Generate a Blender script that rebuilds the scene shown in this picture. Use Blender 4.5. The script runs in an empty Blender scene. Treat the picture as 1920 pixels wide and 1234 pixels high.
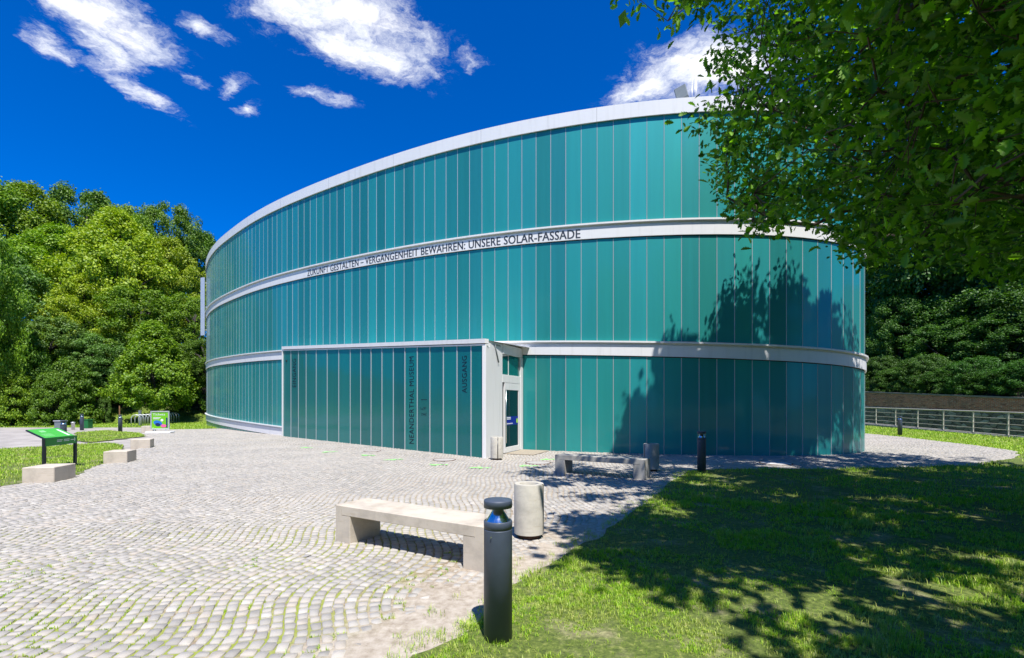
import bpy, math, random
import numpy as np
from mathutils import Vector, Matrix

rng = np.random.default_rng(7)
random.seed(7)
scene = bpy.context.scene
COL = scene.collection

# ---------------------------------------------------------------- camera, sky, sun, exposure
F, HC = 902.0, 1.675                  # focal length in photo pixels (1920 wide), camera height
cam_d = bpy.data.cameras.new("camera")
cam_d.sensor_width = 36.0
cam_d.lens = 36.0 * F / 1920.0
cam_d.shift_y = 139.0 / 1920.0
cam_d.clip_start, cam_d.clip_end = 0.05, 3000
cam = bpy.data.objects.new("camera", cam_d)
cam.location = (0, 0, HC)
cam.rotation_euler = (math.radians(90), 0, 0)
COL.objects.link(cam)
scene.camera = cam
scene.view_settings.view_transform = 'Standard'
scene.view_settings.look = 'None'
scene.view_settings.exposure = 0.5
scene.view_settings.gamma = 1.0
scene.cycles.max_bounces = 6
scene.cycles.diffuse_bounces = 3
scene.cycles.glossy_bounces = 3
scene.cycles.transmission_bounces = 5
scene.cycles.transparent_max_bounces = 6
scene.cycles.caustics_reflective = False
scene.cycles.caustics_refractive = False

SUN = Vector((0.13, -0.49, 1.0)).normalized()      # direction towards the sun
sun_d = bpy.data.lights.new("sun", 'SUN')
sun_d.energy = 5.0
sun_d.angle = math.radians(0.5)
sun_d.color = (1.0, 0.96, 0.9)
sun = bpy.data.objects.new("sun", sun_d)
sun.rotation_euler = SUN.to_track_quat('Z', 'Y').to_euler()
sun.location = (5, -20, 40)
COL.objects.link(sun)

world = bpy.data.worlds.new("World")
scene.world = world
world.use_nodes = True


class NT:
    """small helper for node trees"""
    def __init__(s, tree):
        s.t = tree
        s.n = tree.nodes
        s.l = tree.links

    def node(s, typ, ins=None, **props):
        nd = s.n.new(typ)
        for k, v in props.items():
            setattr(nd, k, v)
        for k, v in (ins or {}).items():
            s.set(nd.inputs[k], v)
        return nd

    def set(s, sock, v):
        if isinstance(v, bpy.types.NodeSocket):
            s.l.new(v, sock)
        elif isinstance(v, (tuple, list)) and sock.type == 'RGBA' and len(v) == 3:
            sock.default_value = (*v, 1)
        else:
            sock.default_value = v

    def math(s, op, a, b=None, c=None, clamp=False):
        nd = s.n.new('ShaderNodeMath')
        nd.operation = op
        nd.use_clamp = clamp
        for i, v in enumerate((a, b, c)):
            if v is not None:
                s.set(nd.inputs[i], v)
        return nd.outputs[0]

    def vmath(s, op, a, b=None):
        nd = s.n.new('ShaderNodeVectorMath')
        nd.operation = op
        s.set(nd.inputs[0], a)
        if b is not None:
            s.set(nd.inputs[1], b)
        return nd.outputs['Value'] if op in ('LENGTH', 'DOT_PRODUCT') else nd.outputs[0]

    def mix(s, fac, a, b, blend='MIX'):
        nd = s.n.new('ShaderNodeMix')
        nd.data_type = 'RGBA'
        nd.blend_type = blend
        s.set(nd.inputs[0], fac)
        s.set(nd.inputs[6], a)
        s.set(nd.inputs[7], b)
        return nd.outputs[2]

    def noise(s, vec, scale, detail=3, rough=0.55, dist=0.0, out=0):
        nd = s.node('ShaderNodeTexNoise', {'Scale': scale, 'Detail': detail, 'Roughness': rough, 'Distortion': dist})
        if vec is not None:
            s.l.new(vec, nd.inputs['Vector'])
        return nd.outputs[out]

    def ramp(s, fac, stops):
        nd = s.n.new('ShaderNodeValToRGB')
        el = nd.color_ramp.elements
        while len(el) < len(stops):
            el.new(0.5)
        for e, (p, c) in zip(el, stops):
            e.position = p
            e.color = (*c, 1) if len(c) == 3 else c
        s.set(nd.inputs[0], fac)
        return nd.outputs[0]

    def mapr(s, v, a, b, c=0.0, d=1.0, smooth=True):
        nd = s.n.new('ShaderNodeMapRange')
        nd.interpolation_type = 'SMOOTHSTEP' if smooth else 'LINEAR'
        for k, x in zip((0, 1, 2, 3, 4), (v, a, b, c, d)):
            s.set(nd.inputs[k], x)
        return nd.outputs[0]


def build_world():
    w = NT(world.node_tree)
    w.n.clear()
    out = w.node('ShaderNodeOutputWorld')
    bg = w.node('ShaderNodeBackground', {'Strength': 0.064})
    sky = w.node('ShaderNodeTexSky', sky_type='NISHITA', sun_disc=False)
    sky.sun_elevation = math.asin(SUN.z)
    sky.sun_rotation = math.atan2(SUN.x, SUN.y)
    sky.air_density = 1.0
    sky.dust_density = 0.2
    sky.ozone_density = 3.0
    sky.altitude = 200
    # a polarised, deep summer blue
    hs = w.node('ShaderNodeHueSaturation', {'Hue': 0.497, 'Saturation': 1.25, 'Value': 1.0, 'Color': w.mix(1.0, sky.outputs[0], (0.44, 0.90, 1.95), 'MULTIPLY')})
    tc = w.node('ShaderNodeTexCoord')
    sep = w.node('ShaderNodeSeparateXYZ', {0: tc.outputs['Generated']})
    dz = w.math('MAXIMUM', sep.outputs[2], 0.03)
    px = w.math('DIVIDE', sep.outputs[0], dz)
    py = w.math('DIVIDE', sep.outputs[1], dz)
    P = w.node('ShaderNodeCombineXYZ', {0: px, 1: py}).outputs[0]      # a flat cloud layer, unit height
    warp = w.noise(P, 5.0, 5, 0.62, out=1)
    Pw = w.vmath('ADD', P, w.node('ShaderNodeVectorMath', {0: w.vmath('SUBTRACT', warp, (0.5, 0.5, 0.5)), 3: 0.22}, operation='SCALE').outputs[0])
    acc = None
    # cloud banks in the layer: centre, angle, half length, half width, strength
    def lay(x, y):
        d = 756.0 - y
        return ((x - 960) / d, F / d)
    banks = []
    def bank(p0, p1, wid, st=1.0):
        a, b = Vector(lay(*p0)), Vector(lay(*p1))
        m = (a + b) / 2
        d = b - a
        banks.append((m.x, m.y, math.atan2(d.y, d.x), d.length / 2 + wid, wid, st))
    bank((95, -40), (255, 70), 0.14, 1.35)
    bank((170, 40), (225, 130), 0.085, 0.95)
    bank((215, 140), (320, 212), 0.05, 0.85)
    bank((90, 60), (125, 110), 0.055, 0.75)
    bank((470, -40), (740, 60), 0.15, 1.4)
    bank((560, 50), (760, 120), 0.12, 1.25)
    bank((740, 60), (800, 145), 0.08, 0.9)
    bank((545, 170), (640, 190), 0.05, 0.7)
    bank((372, 50), (405, 62), 0.05, 0.75)
    bank((420, 165), (462, 162), 0.04, 0.75)
    bank((448, 202), (490, 206), 0.035, 0.68)
    bank((352, 146), (358, 150), 0.035, 0.68)
    bank((885, 95), (900, 118), 0.04, 0.55)
    bank((1165, 185), (1250, 150), 0.10, 1.4)
    bank((1250, 140), (1420, 125), 0.17, 1.6)
    bank((1480, 210), (1640, 205), 0.10, 0.9)
    for (cx, cy, an, la, lb, st) in banks:
        mp = w.node('ShaderNodeMapping', {'Vector': Pw, 'Location': (cx, cy, 0), 'Rotation': (0, 0, an), 'Scale': (la, lb, 1)}, vector_type='TEXTURE')
        f = w.math('SUBTRACT', 1.0, w.vmath('LENGTH', mp.outputs[0]))
        f = w.math('MULTIPLY', f, st)
        acc = f if acc is None else w.math('MAXIMUM', acc, f)
    # loose cumulus elsewhere round the sky (behind the camera), seen in reflections only
    back = w.mapr(sep.outputs[1], -0.15, -0.5)
    loose = w.math('MULTIPLY', w.math('SUBTRACT', w.noise(P, 0.8, 5), 0.52), 3.0)
    loose = w.math('MULTIPLY', loose, back)
    n = w.noise(Pw, 7.5, 10, 0.72)
    acc2 = w.math('ADD', acc, w.math('MULTIPLY', w.math('SUBTRACT', n, 0.48), 2.9))
    den = w.mapr(acc2, 0.0, 1.35)
    den = w.math('MULTIPLY', den, w.mapr(acc, -0.25, 0.05))
    den = w.math('MAXIMUM', den, w.math('MINIMUM', loose, 0.8, clamp=True))
    up = w.mapr(sep.outputs[2], 0.0, 0.06)
    den = w.math('MULTIPLY', den, up)
    shade = w.mapr(w.noise(Pw, 9.0, 4), 0.35, 0.7)
    ccol = w.mix(shade, (11.8, 12.3, 13.2), (14.0, 14.0, 14.1))
    col = w.mix(den, hs.outputs[0], ccol)
    w.l.new(col, bg.inputs['Color'])
    w.l.new(bg.outputs[0], out.inputs['Surface'])


build_world()

# ---------------------------------------------------------------- material helpers

def mat(name):
    m = bpy.data.materials.new(name)
    m.use_nodes = True
    t = NT(m.node_tree)
    b = t.n['Principled BSDF']
    return m, t, b


def plain(name, col, rough=0.5, metal=0.0, var=0.0, scale=6.0, bump=0.0, bscale=60.0, coat=0.0, spec=0.5):
    m, t, b = mat(name)
    tc = t.node('ShaderNodeTexCoord').outputs['Object']
    c = col
    if var:
        n = t.noise(tc, scale, 5, 0.6)
        lo = tuple(x * (1 - var) for x in col)
        hi = tuple(min(1, x * (1 + var)) for x in col)
        c = t.ramp(n, [(0.3, lo), (0.7, hi)])
    t.set(b.inputs['Base Color'], c)
    b.inputs['Roughness'].default_value = rough
    b.inputs['Metallic'].default_value = metal
    b.inputs['Specular IOR Level'].default_value = spec
    b.inputs['Coat Weight'].default_value = coat
    if bump:
        bp = t.node('ShaderNodeBump', {'Strength': bump, 'Distance': 0.01, 'Height': t.noise(tc, bscale, 4, 0.6)})
        t.l.new(bp.outputs[0], b.inputs['Normal'])
    return m


def glass_panel(name, base, seed):
    """satin printed solar glass: teal body under a polished sheet"""
    m, t, b = mat(name)
    geo = t.node('ShaderNodeNewGeometry')
    tc = t.node('ShaderNodeTexCoord').outputs['Object']
    r = geo.outputs['Random Per Island']
    st = t.node('ShaderNodeMapping', {'Vector': tc, 'Scale': (3.0, 3.0, 0.12)}).outputs[0]
    n = t.noise(st, 1.3 + seed * .1, 3)
    v = t.math('ADD', t.math('MULTIPLY', r, 0.36), t.math('MULTIPLY', n, 0.24))
    v = t.math('ADD', v, 0.68)
    c = t.mix(1.0, base, t.node('ShaderNodeCombineColor', {0: v, 1: v, 2: v}).outputs[0], 'MULTIPLY')
    hs = t.node('ShaderNodeHueSaturation', {'Hue': t.math('ADD', t.math('MULTIPLY', t.math('FRACT', t.math('MULTIPLY', r, 37.3)), 0.02), 0.49), 'Color': c})
    t.l.new(hs.outputs[0], b.inputs['Base Color'])
    b.inputs['Roughness'].default_value = 0.5
    b.inputs['Metallic'].default_value = 0.42
    b.inputs['Specular IOR Level'].default_value = 0.35
    b.inputs['Coat Weight'].default_value = 0.5
    b.inputs['Coat Roughness'].default_value = 0.09
    b.inputs['Coat IOR'].default_value = 1.5
    # each sheet of glass lies a little differently and is faintly wavy
    wv = t.noise(t.node('ShaderNodeMapping', {'Vector': tc, 'Scale': (1.2, 1.2, 0.5)}).outputs[0], 1.5, 2)
    bp = t.node('ShaderNodeBump', {'Strength': 0.05, 'Distance': 0.2, 'Height': wv})
    t.l.new(bp.outputs[0], b.inputs['Coat Normal'])
    return m


def leaf_mat(name, dark, light, trans=0.35, huevar=0.02, rough=0.55, tint=1.0):
    m, t, b = mat(name)
    t.n.remove(b)
    out = t.n['Material Output']
    geo = t.node('ShaderNodeNewGeometry')
    oi = t.node('ShaderNodeObjectInfo')
    c = t.mix(geo.outputs['Random Per Island'], dark, light)
    hue = t.math('ADD', 0.5 - huevar / 2, t.math('MULTIPLY', oi.outputs['Random'], huevar))
    val = t.math('ADD', 0.85, t.math('MULTIPLY', t.math('FRACT', t.math('MULTIPLY', oi.outputs['Random'], 17.7)), 0.3))
    c = t.node('ShaderNodeHueSaturation', {'Hue': hue, 'Value': val, 'Color': c}).outputs[0]
    d = t.node('ShaderNodeBsdfDiffuse', {'Color': c})
    ct = t.mix(1.0, c, (1.35 * tint, 1.5 * tint, 0.5 * tint), 'MULTIPLY')
    tr = t.node('ShaderNodeBsdfTranslucent', {'Color': ct})
    g = t.node('ShaderNodeBsdfGlossy', {'Color': (0.9, 0.95, 0.9), 'Roughness': rough})
    m1 = t.node('ShaderNodeMixShader', {0: trans, 1: d.outputs[0], 2: tr.outputs[0]})
    m2 = t.node('ShaderNodeMixShader', {0: 0.03, 1: m1.outputs[0], 2: g.outputs[0]})
    t.l.new(m2.outputs[0], out.inputs['Surface'])
    return m


M = {}
def white_metal():
    m, t, b = mat('white_coated_metal')
    tc = t.node('ShaderNodeTexCoord').outputs['Object']
    n1 = t.noise(t.node('ShaderNodeMapping', {'Vector': tc, 'Scale': (5, 5, 0.35)}).outputs[0], 1.0, 5, 0.65)   # rain streaks
    n2 = t.noise(tc, 0.6, 4, 0.6)
    c = t.mix(t.mapr(n1, 0.48, 0.72, 0, 0.55), (0.81, 0.80, 0.79), (0.66, 0.65, 0.63))
    c = t.mix(t.mapr(n2, 0.4, 0.7, 0, 0.4), c, (0.76, 0.755, 0.75))
    t.l.new(c, b.inputs['Base Color'])
    b.inputs['Roughness'].default_value = 0.42
    return m

M['white'] = white_metal()
M['reveal'] = plain('dark_joint', (0.02, 0.022, 0.024), 0.6)
M['joint'] = plain('pale_joint_profile', (0.52, 0.56, 0.58), 0.35, 0.2)
M['glass'] = glass_panel('teal_solar_glass', (0.022, 0.305, 0.296), 1)
M['glass_porch'] = glass_panel('deep_teal_glass', (0.005, 0.20, 0.185), 2)
M['roof'] = plain('roof_membrane', (0.3, 0.3, 0.3), 0.8)
M['ink'] = plain('dark_lettering', (0.006, 0.012, 0.03), 0.6, spec=0.2)
M['ink_band'] = plain('slate_lettering', (0.035, 0.045, 0.06), 0.5)
M['pane'] = plain('dark_door_glass', (0.002, 0.010, 0.018), 0.06, coat=0.2)
M['pane_reflection'] = plain('glass_painted_reflection', (0.003, 0.13, 0.12), 0.08, coat=0.6)  # teal reflection on the transom is put into its base colour
M['sticker'] = plain('deep_blue_vinyl', (0.004, 0.006, 0.30), 0.4)
M['sticker_white'] = plain('white_vinyl', (0.75, 0.77, 0.8), 0.5)
M['sticker_lime'] = plain('lime_vinyl', (0.42, 0.75, 0.06), 0.5)
M['steel'] = plain('brushed_steel', (0.6, 0.6, 0.6), 0.25, 1.0)
M['anthracite'] = plain('anthracite_paint', (0.062, 0.080, 0.118), 0.5, var=0.10, scale=9, bump=0.05, bscale=300)
M['reflector'] = plain('polished_reflector', (0.92, 0.93, 0.95), 0.16, 1.0)
M['grey_paint'] = plain('mid_grey_paint', (0.16, 0.19, 0.20), 0.5, var=0.1)
M['black_paint'] = plain('black_paint', (0.012, 0.014, 0.02), 0.45)
M['green_sign'] = plain('green_sign_print', (0.07, 0.46, 0.05), 0.35, var=0.05, scale=5)
M['green_front'] = plain('dark_green_sign_print', (0.012, 0.23, 0.02), 0.4)
M['green_pale'] = plain('pale_green_print', (0.25, 0.62, 0.24), 0.5)
M['poster_green'] = plain('lime_green_poster', (0.17, 0.50, 0.015), 0.35)
M['poster_blue'] = plain('blue_print', (0.02, 0.16, 0.55), 0.4)
M['poster_navy'] = plain('navy_print', (0.008, 0.02, 0.10), 0.4)
M['poster_pink'] = plain('pink_print', (0.75, 0.12, 0.30), 0.4)
M['plastic_white'] = plain('white_plastic', (0.78, 0.78, 0.8), 0.4)
M['galv'] = plain('galvanised_steel', (0.62, 0.63, 0.63), 0.42, 0.6, var=0.1, scale=14)
M['rail'] = plain('rail_paint', (0.43, 0.41, 0.34), 0.5, var=0.12, scale=10)
M['rust'] = plain('rusty_iron', (0.10, 0.05, 0.03), 0.85, var=0.4, scale=20)
M['mat'] = plain('coir_mat', (0.36, 0.31, 0.24), 0.95, var=0.2, scale=30, bump=0.4, bscale=200)
M['bin_green'] = plain('green_plastic', (0.01, 0.14, 0.03), 0.45)
M['wood'] = plain('weathered_wood', (0.30, 0.17, 0.09), 0.8, var=0.3, scale=12)
M['marking'] = plain('green_ground_paint', (0.32, 0.80, 0.22), 0.8, var=0.25, scale=25)
M['cover_fill'] = plain('concrete_cover_fill', (0.62, 0.60, 0.58), 0.85, var=0.1, scale=20)
M['cover_grey'] = plain('cobble_cover_fill', (0.40, 0.38, 0.35), 0.9, var=0.2, scale=25)
M['bark'] = plain('grey_brown_bark', (0.085, 0.062, 0.045), 0.9, var=0.45, scale=9, bump=0.8, bscale=26)
M['bark_dark'] = plain('dark_bark', (0.035, 0.03, 0.026), 0.9, var=0.4, scale=7)
M['yellow'] = plain('yellow_leaf', (0.55, 0.36, 0.03), 0.6)

# weathered cast concrete
def concrete(name, col, seed):
    m, t, b = mat(name)
    tc = t.node('ShaderNodeTexCoord').outputs['Object']
    n1 = t.noise(tc, 3.0 + seed, 6, 0.65)
    n2 = t.noise(t.node('ShaderNodeMapping', {'Vector': tc, 'Scale': (1, 1, 7)}).outputs[0], 5.0, 5, 0.6)
    n3 = t.noise(tc, 130, 3, 0.6)
    c = t.ramp(n1, [(0.25, tuple(x * 0.66 for x in col)), (0.52, col), (0.8, tuple(min(1, x * 1.12) for x in col))])
    c = t.mix(t.mapr(n2, 0.52, 0.75, 0, 0.45), c, tuple(x * y for x, y in zip(col, (0.72, 0.66, 0.55))))
    c = t.mix(t.mapr(n3, 0.60, 0.72, 0, 0.30), c, tuple(x * 0.5 for x in col))
    t.l.new(c, b.inputs['Base Color'])
    b.inputs['Roughness'].default_value = 0.85
    h = t.math('ADD', t.math('MULTIPLY', n3, 0.5), t.math('MULTIPLY', t.noise(tc, 30, 4), 0.5))
    bp = t.node('ShaderNodeBump', {'Strength': 0.35, 'Distance': 0.006, 'Height': h})
    t.l.new(bp.outputs[0], b.inputs['Normal'])
    return m

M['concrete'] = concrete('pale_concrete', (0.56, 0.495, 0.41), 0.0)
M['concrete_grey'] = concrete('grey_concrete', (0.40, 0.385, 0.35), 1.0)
M['concrete_dark'] = concrete('damp_concrete', (0.22, 0.21, 0.19), 2.0)

# granite setts, one tone per stone
m, t, b = mat('granite_setts')
geo = t.node('ShaderNodeNewGeometry')
pos = geo.outputs['Position']
r = geo.outputs['Random Per Island']
c = t.ramp(r, [(0.0, (0.307, 0.290, 0.265)), (0.35, (0.388, 0.365, 0.331)), (0.7, (0.433, 0.406, 0.366)), (0.9, (0.424, 0.375, 0.317)), (1.0, (0.505, 0.482, 0.441))])
c = t.mix(t.mapr(t.noise(pos, 0.45, 5, 0.6), 0.40, 0.66, 0, 0.35), c, (0.53, 0.49, 0.43))
c = t.mix(t.mapr(t.noise(pos, 120, 3, 0.7), 0.55, 0.75, 0, 0.35), c, (0.22, 0.21, 0.20))
c = t.mix(t.mapr(t.noise(pos, 28, 4, 0.6), 0.55, 0.8, 0, 0.4), c, (0.30, 0.26, 0.21))
t.l.new(c, b.inputs['Base Color'])
b.inputs['Roughness'].default_value = 0.8
bp = t.node('ShaderNodeBump', {'Strength': 0.5, 'Distance': 0.008, 'Height': t.noise(pos, 60, 5, 0.65)})
t.l.new(bp.outputs[0], b.inputs['Normal'])
M['sett'] = m

# sand and moss in the joints
m, t, b = mat('joint_sand')
pos = t.node('ShaderNodeNewGeometry').outputs['Position']
n = t.noise(pos, 14, 5, 0.65)
c = t.ramp(n, [(0.3, (0.15, 0.11, 0.07)), (0.5, (0.33, 0.265, 0.19)), (0.7, (0.52, 0.45, 0.36))])
sp = t.node('ShaderNodeSeparateXYZ', {0: pos})
near = t.mapr(sp.outputs[1], 9.5, 4.5, 0.0, 1.0)
mo = t.math('MULTIPLY', t.mapr(t.noise(pos, 3.2, 6, 0.72), 0.38, 0.52), near)
# less moss towards the trodden strip along the lawn
mo = t.math('MULTIPLY', mo, t.mapr(t.math('SUBTRACT', sp.outputs[0], t.math('MULTIPLY', sp.outputs[1], 0.14)), -1.35, -2.3))
c = t.mix(t.math('MULTIPLY', mo, 0.85), c, (0.24, 0.30, 0.02))
c = t.mix(t.mapr(sp.outputs[1], 6.0, 12.0, 0.0, 0.55), c, (0.34, 0.31, 0.27))
# pale trodden sand along the lawn edge
dd_ = t.math('ADD', t.math('MULTIPLY', t.math('ADD', sp.outputs[0], 0.63), -0.864), t.math('MULTIPLY', t.math('SUBTRACT', sp.outputs[1], 3.16), 0.504))
dd_ = t.math('ADD', dd_, t.math('MULTIPLY', t.math('SUBTRACT', t.noise(pos, 1.6, 5, 0.65), 0.5), 1.6))
c = t.mix(t.mapr(dd_, 1.05, 0.35, 0, 0.9), c, t.ramp(n, [(0.25, (0.285, 0.235, 0.180)), (0.5, (0.42, 0.365, 0.300)), (0.75, (0.525, 0.475, 0.41))]))
t.l.new(c, b.inputs['Base Color'])
b.inputs['Roughness'].default_value = 0.95
bp = t.node('ShaderNodeBump', {'Strength': 0.6, 'Distance': 0.01, 'Height': t.noise(pos, 90, 4)})
t.l.new(bp.outputs[0], b.inputs['Normal'])
M['sand'] = m

# earth under the grass
m, t, b = mat('turf_soil')
pos = t.node('ShaderNodeNewGeometry').outputs['Position']
n = t.noise(pos, 1.6, 6, 0.65)
n2 = t.noise(pos, 22, 5, 0.65)
c = t.ramp(n2, [(0.3, (0.045, 0.07, 0.012)), (0.55, (0.12, 0.165, 0.025)), (0.75, (0.30, 0.31, 0.09))])
c = t.mix(t.mapr(n, 0.50, 0.70, 0, 0.55), c, t.ramp(n2, [(0.3, (0.26, 0.21, 0.12)), (0.7, (0.55, 0.47, 0.31))]))
t.l.new(c, b.inputs['Base Color'])
b.inputs['Roughness'].default_value = 0.95
bp = t.node('ShaderNodeBump', {'Strength': 0.9, 'Distance': 0.03, 'Height': n2})
t.l.new(bp.outputs[0], b.inputs['Normal'])
M['turf'] = m

# rough meadow / forest floor for the terrain
m, t, b = mat('meadow_ground')
pos = t.node('ShaderNodeNewGeometry').outputs['Position']
n2 = t.noise(pos, 6, 6, 0.7)
c = t.ramp(n2, [(0.3, (0.05, 0.08, 0.012)), (0.5, (0.14, 0.22, 0.02)), (0.72, (0.30, 0.36, 0.06))])
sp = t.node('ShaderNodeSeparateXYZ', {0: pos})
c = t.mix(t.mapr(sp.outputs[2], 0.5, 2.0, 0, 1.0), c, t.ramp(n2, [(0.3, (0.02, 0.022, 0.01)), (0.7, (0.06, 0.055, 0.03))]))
t.l.new(c, b.inputs['Base Color'])
b.inputs['Roughness'].default_value = 1.0
bp = t.node('ShaderNodeBump', {'Strength': 0.8, 'Distance': 0.08, 'Height': t.noise(pos, 14, 5)})
t.l.new(bp.outputs[0], b.inputs['Normal'])
M['meadow'] = m

M['gravel'] = plain('pale_gravel', (0.36, 0.33, 0.30), 0.95, var=0.3, scale=1.2, bump=0.5, bscale=50)

# blades
m, t, b = mat('grass_blade')
t.n.remove(b)
out = t.n['Material Output']
geo = t.node('ShaderNodeNewGeometry')
r = geo.outputs['Random Per Island']
pos = geo.outputs['Position']
r = t.math('ADD', t.math('MULTIPLY', r, 0.5), t.math('MULTIPLY', t.mapr(t.noise(pos, 26, 3, 0.6), 0.3, 0.7), 0.5))
c = t.ramp(r, [(0.0, (0.10, 0.27, 0.010)), (0.45, (0.29, 0.52, 0.02)), (0.75, (0.50, 0.66, 0.055)), (1.0, (0.74, 0.66, 0.28))])
dry = t.mapr(t.noise(pos, 1.5, 6, 0.72), 0.43, 0.62, 0, 0.55)
c = t.mix(dry, c, t.mix(r, (0.36, 0.37, 0.08), (0.64, 0.57, 0.28)))
d = t.node('ShaderNodeBsdfDiffuse', {'Color': c})
tr = t.node('ShaderNodeBsdfTranslucent', {'Color': t.mix(1.0, c, (1.3, 1.4, 0.5), 'MULTIPLY')})
g = t.node('ShaderNodeBsdfGlossy', {'Roughness': 0.5})
m1 = t.node('ShaderNodeMixShader', {0: 0.35, 1: d.outputs[0], 2: tr.outputs[0]})
m2 = t.node('ShaderNodeMixShader', {0: 0.03, 1: m1.outputs[0], 2: g.outputs[0]})
t.l.new(m2.outputs[0], out.inputs['Surface'])
M['blade'] = m

# foliage kinds
M['oak'] = leaf_mat('oak_leaf', (0.02, 0.095, 0.004), (0.23, 0.48, 0.02), 0.42, 0.0)
M['leaf_mid'] = leaf_mat('mid_green_leaf', (0.085, 0.19, 0.006), (0.26, 0.39, 0.012), 0.32)
M['leaf_dark'] = leaf_mat('dark_green_leaf', (0.055, 0.145, 0.008), (0.16, 0.28, 0.014), 0.28)
M['leaf_bright'] = leaf_mat('yellow_green_leaf', (0.16, 0.27, 0.006), (0.38, 0.46, 0.015), 0.32, 0.012)
M['leaf_grey'] = leaf_mat('grey_green_leaf', (0.07, 0.16, 0.022), (0.20, 0.33, 0.055), 0.28)
M['leaf_shade'] = leaf_mat('shaded_green_leaf', (0.025, 0.095, 0.009), (0.085, 0.20, 0.016), 0.3)  # leaf colour darkened to hold the shade of the wood above the wall

# brick and rubble of the retaining wall
m, t, b = mat('old_brick')
tc = t.node('ShaderNodeTexCoord').outputs['UV']
bk = t.node('ShaderNodeTexBrick', {'Vector': tc, 'Scale': 1.0, 'Color1': (0.56, 0.15, 0.075, 1), 'Color2': (0.36, 0.11, 0.065, 1), 'Mortar': (0.42, 0.36, 0.31, 1), 'Mortar Size': 0.012, 'Brick Width': 0.25, 'Row Height': 0.075, 'Bias': -0.2})
n = t.noise(tc, 1.4, 6, 0.7)
c = t.mix(t.mapr(n, 0.45, 0.70, 0, 0.7), bk.outputs[0], (0.14, 0.10, 0.08))
c = t.mix(t.mapr(t.noise(tc, 7, 6, 0.7), 0.54, 0.68, 0, 0.85), c, (0.55, 0.50, 0.45))
c = t.mix(t.mapr(t.noise(t.node('ShaderNodeMapping', {'Vector': tc, 'Scale': (1.6, 9, 1)}).outputs[0], 1.0, 5, 0.7), 0.50, 0.66, 0, 0.75), c, (0.07, 0.045, 0.04))
t.l.new(c, b.inputs['Base Color'])
b.inputs['Roughness'].default_value = 0.95
bp = t.node('ShaderNodeBump', {'Strength': 0.6, 'Distance': 0.02, 'Height': bk.outputs[1]}, invert=True)
t.l.new(bp.outputs[0], b.inputs['Normal'])
M['brick'] = m
m, t, b = mat('dark_rubble_stone')
tc = t.node('ShaderNodeTexCoord').outputs['UV']
mp = t.node('ShaderNodeMapping', {'Vector': tc, 'Scale': (2.2, 5.5, 1)}).outputs[0]
vo = t.node('ShaderNodeTexVoronoi', {'Vector': mp, 'Scale': 1.0, 'Randomness': 0.9}, feature='DISTANCE_TO_EDGE')
vc = t.node('ShaderNodeTexVoronoi', {'Vector': mp, 'Scale': 1.0, 'Randomness': 0.9})
sepc = t.node('ShaderNodeSeparateColor', {0: vc.outputs['Color']})
c = t.ramp(sepc.outputs[0], [(0.0, (0.10, 0.095, 0.085)), (0.6, (0.19, 0.18, 0.165)), (1.0, (0.36, 0.35, 0.32))])
c = t.mix(t.mapr(vo.outputs[0], 0.0, 0.07, 0.85, 0), c, (0.02, 0.02, 0.018))
c = t.mix(t.mapr(t.noise(tc, 1.2, 6, 0.7), 0.55, 0.75, 0, 0.6), c, (0.22, 0.215, 0.2))
t.l.new(c, b.inputs['Base Color'])
b.inputs['Roughness'].default_value = 0.95
bp = t.node('ShaderNodeBump', {'Strength': 0.9, 'Distance': 0.05, 'Height': vo.outputs[0]})
t.l.new(bp.outputs[0], b.inputs['Normal'])
M['rubble'] = m

# ---------------------------------------------------------------- object helpers

def tag(o, label=None, cat=None, group=None, kind=None):
    if label: o['label'] = label
    if cat: o['category'] = cat
    if group: o['group'] = group
    if kind: o['kind'] = kind
    return o


def empty(name, loc, rz=0.0):
    o = bpy.data.objects.new(name, None)
    o.location = loc
    o.rotation_euler = (0, 0, rz)
    o.empty_display_size = 0.2
    COL.objects.link(o)
    return o


def link(name, me, parent=None, loc=None):
    o = bpy.data.objects.new(name, me)
    COL.objects.link(o)
    if parent: o.parent = parent
    if loc is not None: o.location = loc
    return o


def np_mesh(name, V, Fc, material, smooth=False):
    """V (n,3); Fc: list of (m,k) integer arrays"""
    V = np.asarray(V, np.float32)
    if not isinstance(Fc, (list, tuple)): Fc = [Fc]
    Fc = [np.asarray(f, np.int32) for f in Fc if len(f)]
    me = bpy.data.meshes.new(name)
    me.vertices.add(len(V))
    me.vertices.foreach_set('co', V.ravel())
    li = np.concatenate([f.ravel() for f in Fc])
    tot = np.concatenate([np.full(len(f), f.shape[1], np.int32) for f in Fc])
    st = np.concatenate([[0], np.cumsum(tot)[:-1]]).astype(np.int32)
    me.loops.add(len(li))
    me.loops.foreach_set('vertex_index', li)
    me.polygons.add(len(tot))
    me.polygons.foreach_set('loop_start', st)
    me.polygons.foreach_set('loop_total', tot)
    if smooth:
        me.polygons.foreach_set('use_smooth', np.ones(len(tot), bool))
    mats = material if isinstance(material, list) else [material]
    for mm in mats: me.materials.append(mm)
    me.update()
    me.validate()
    return me


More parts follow.
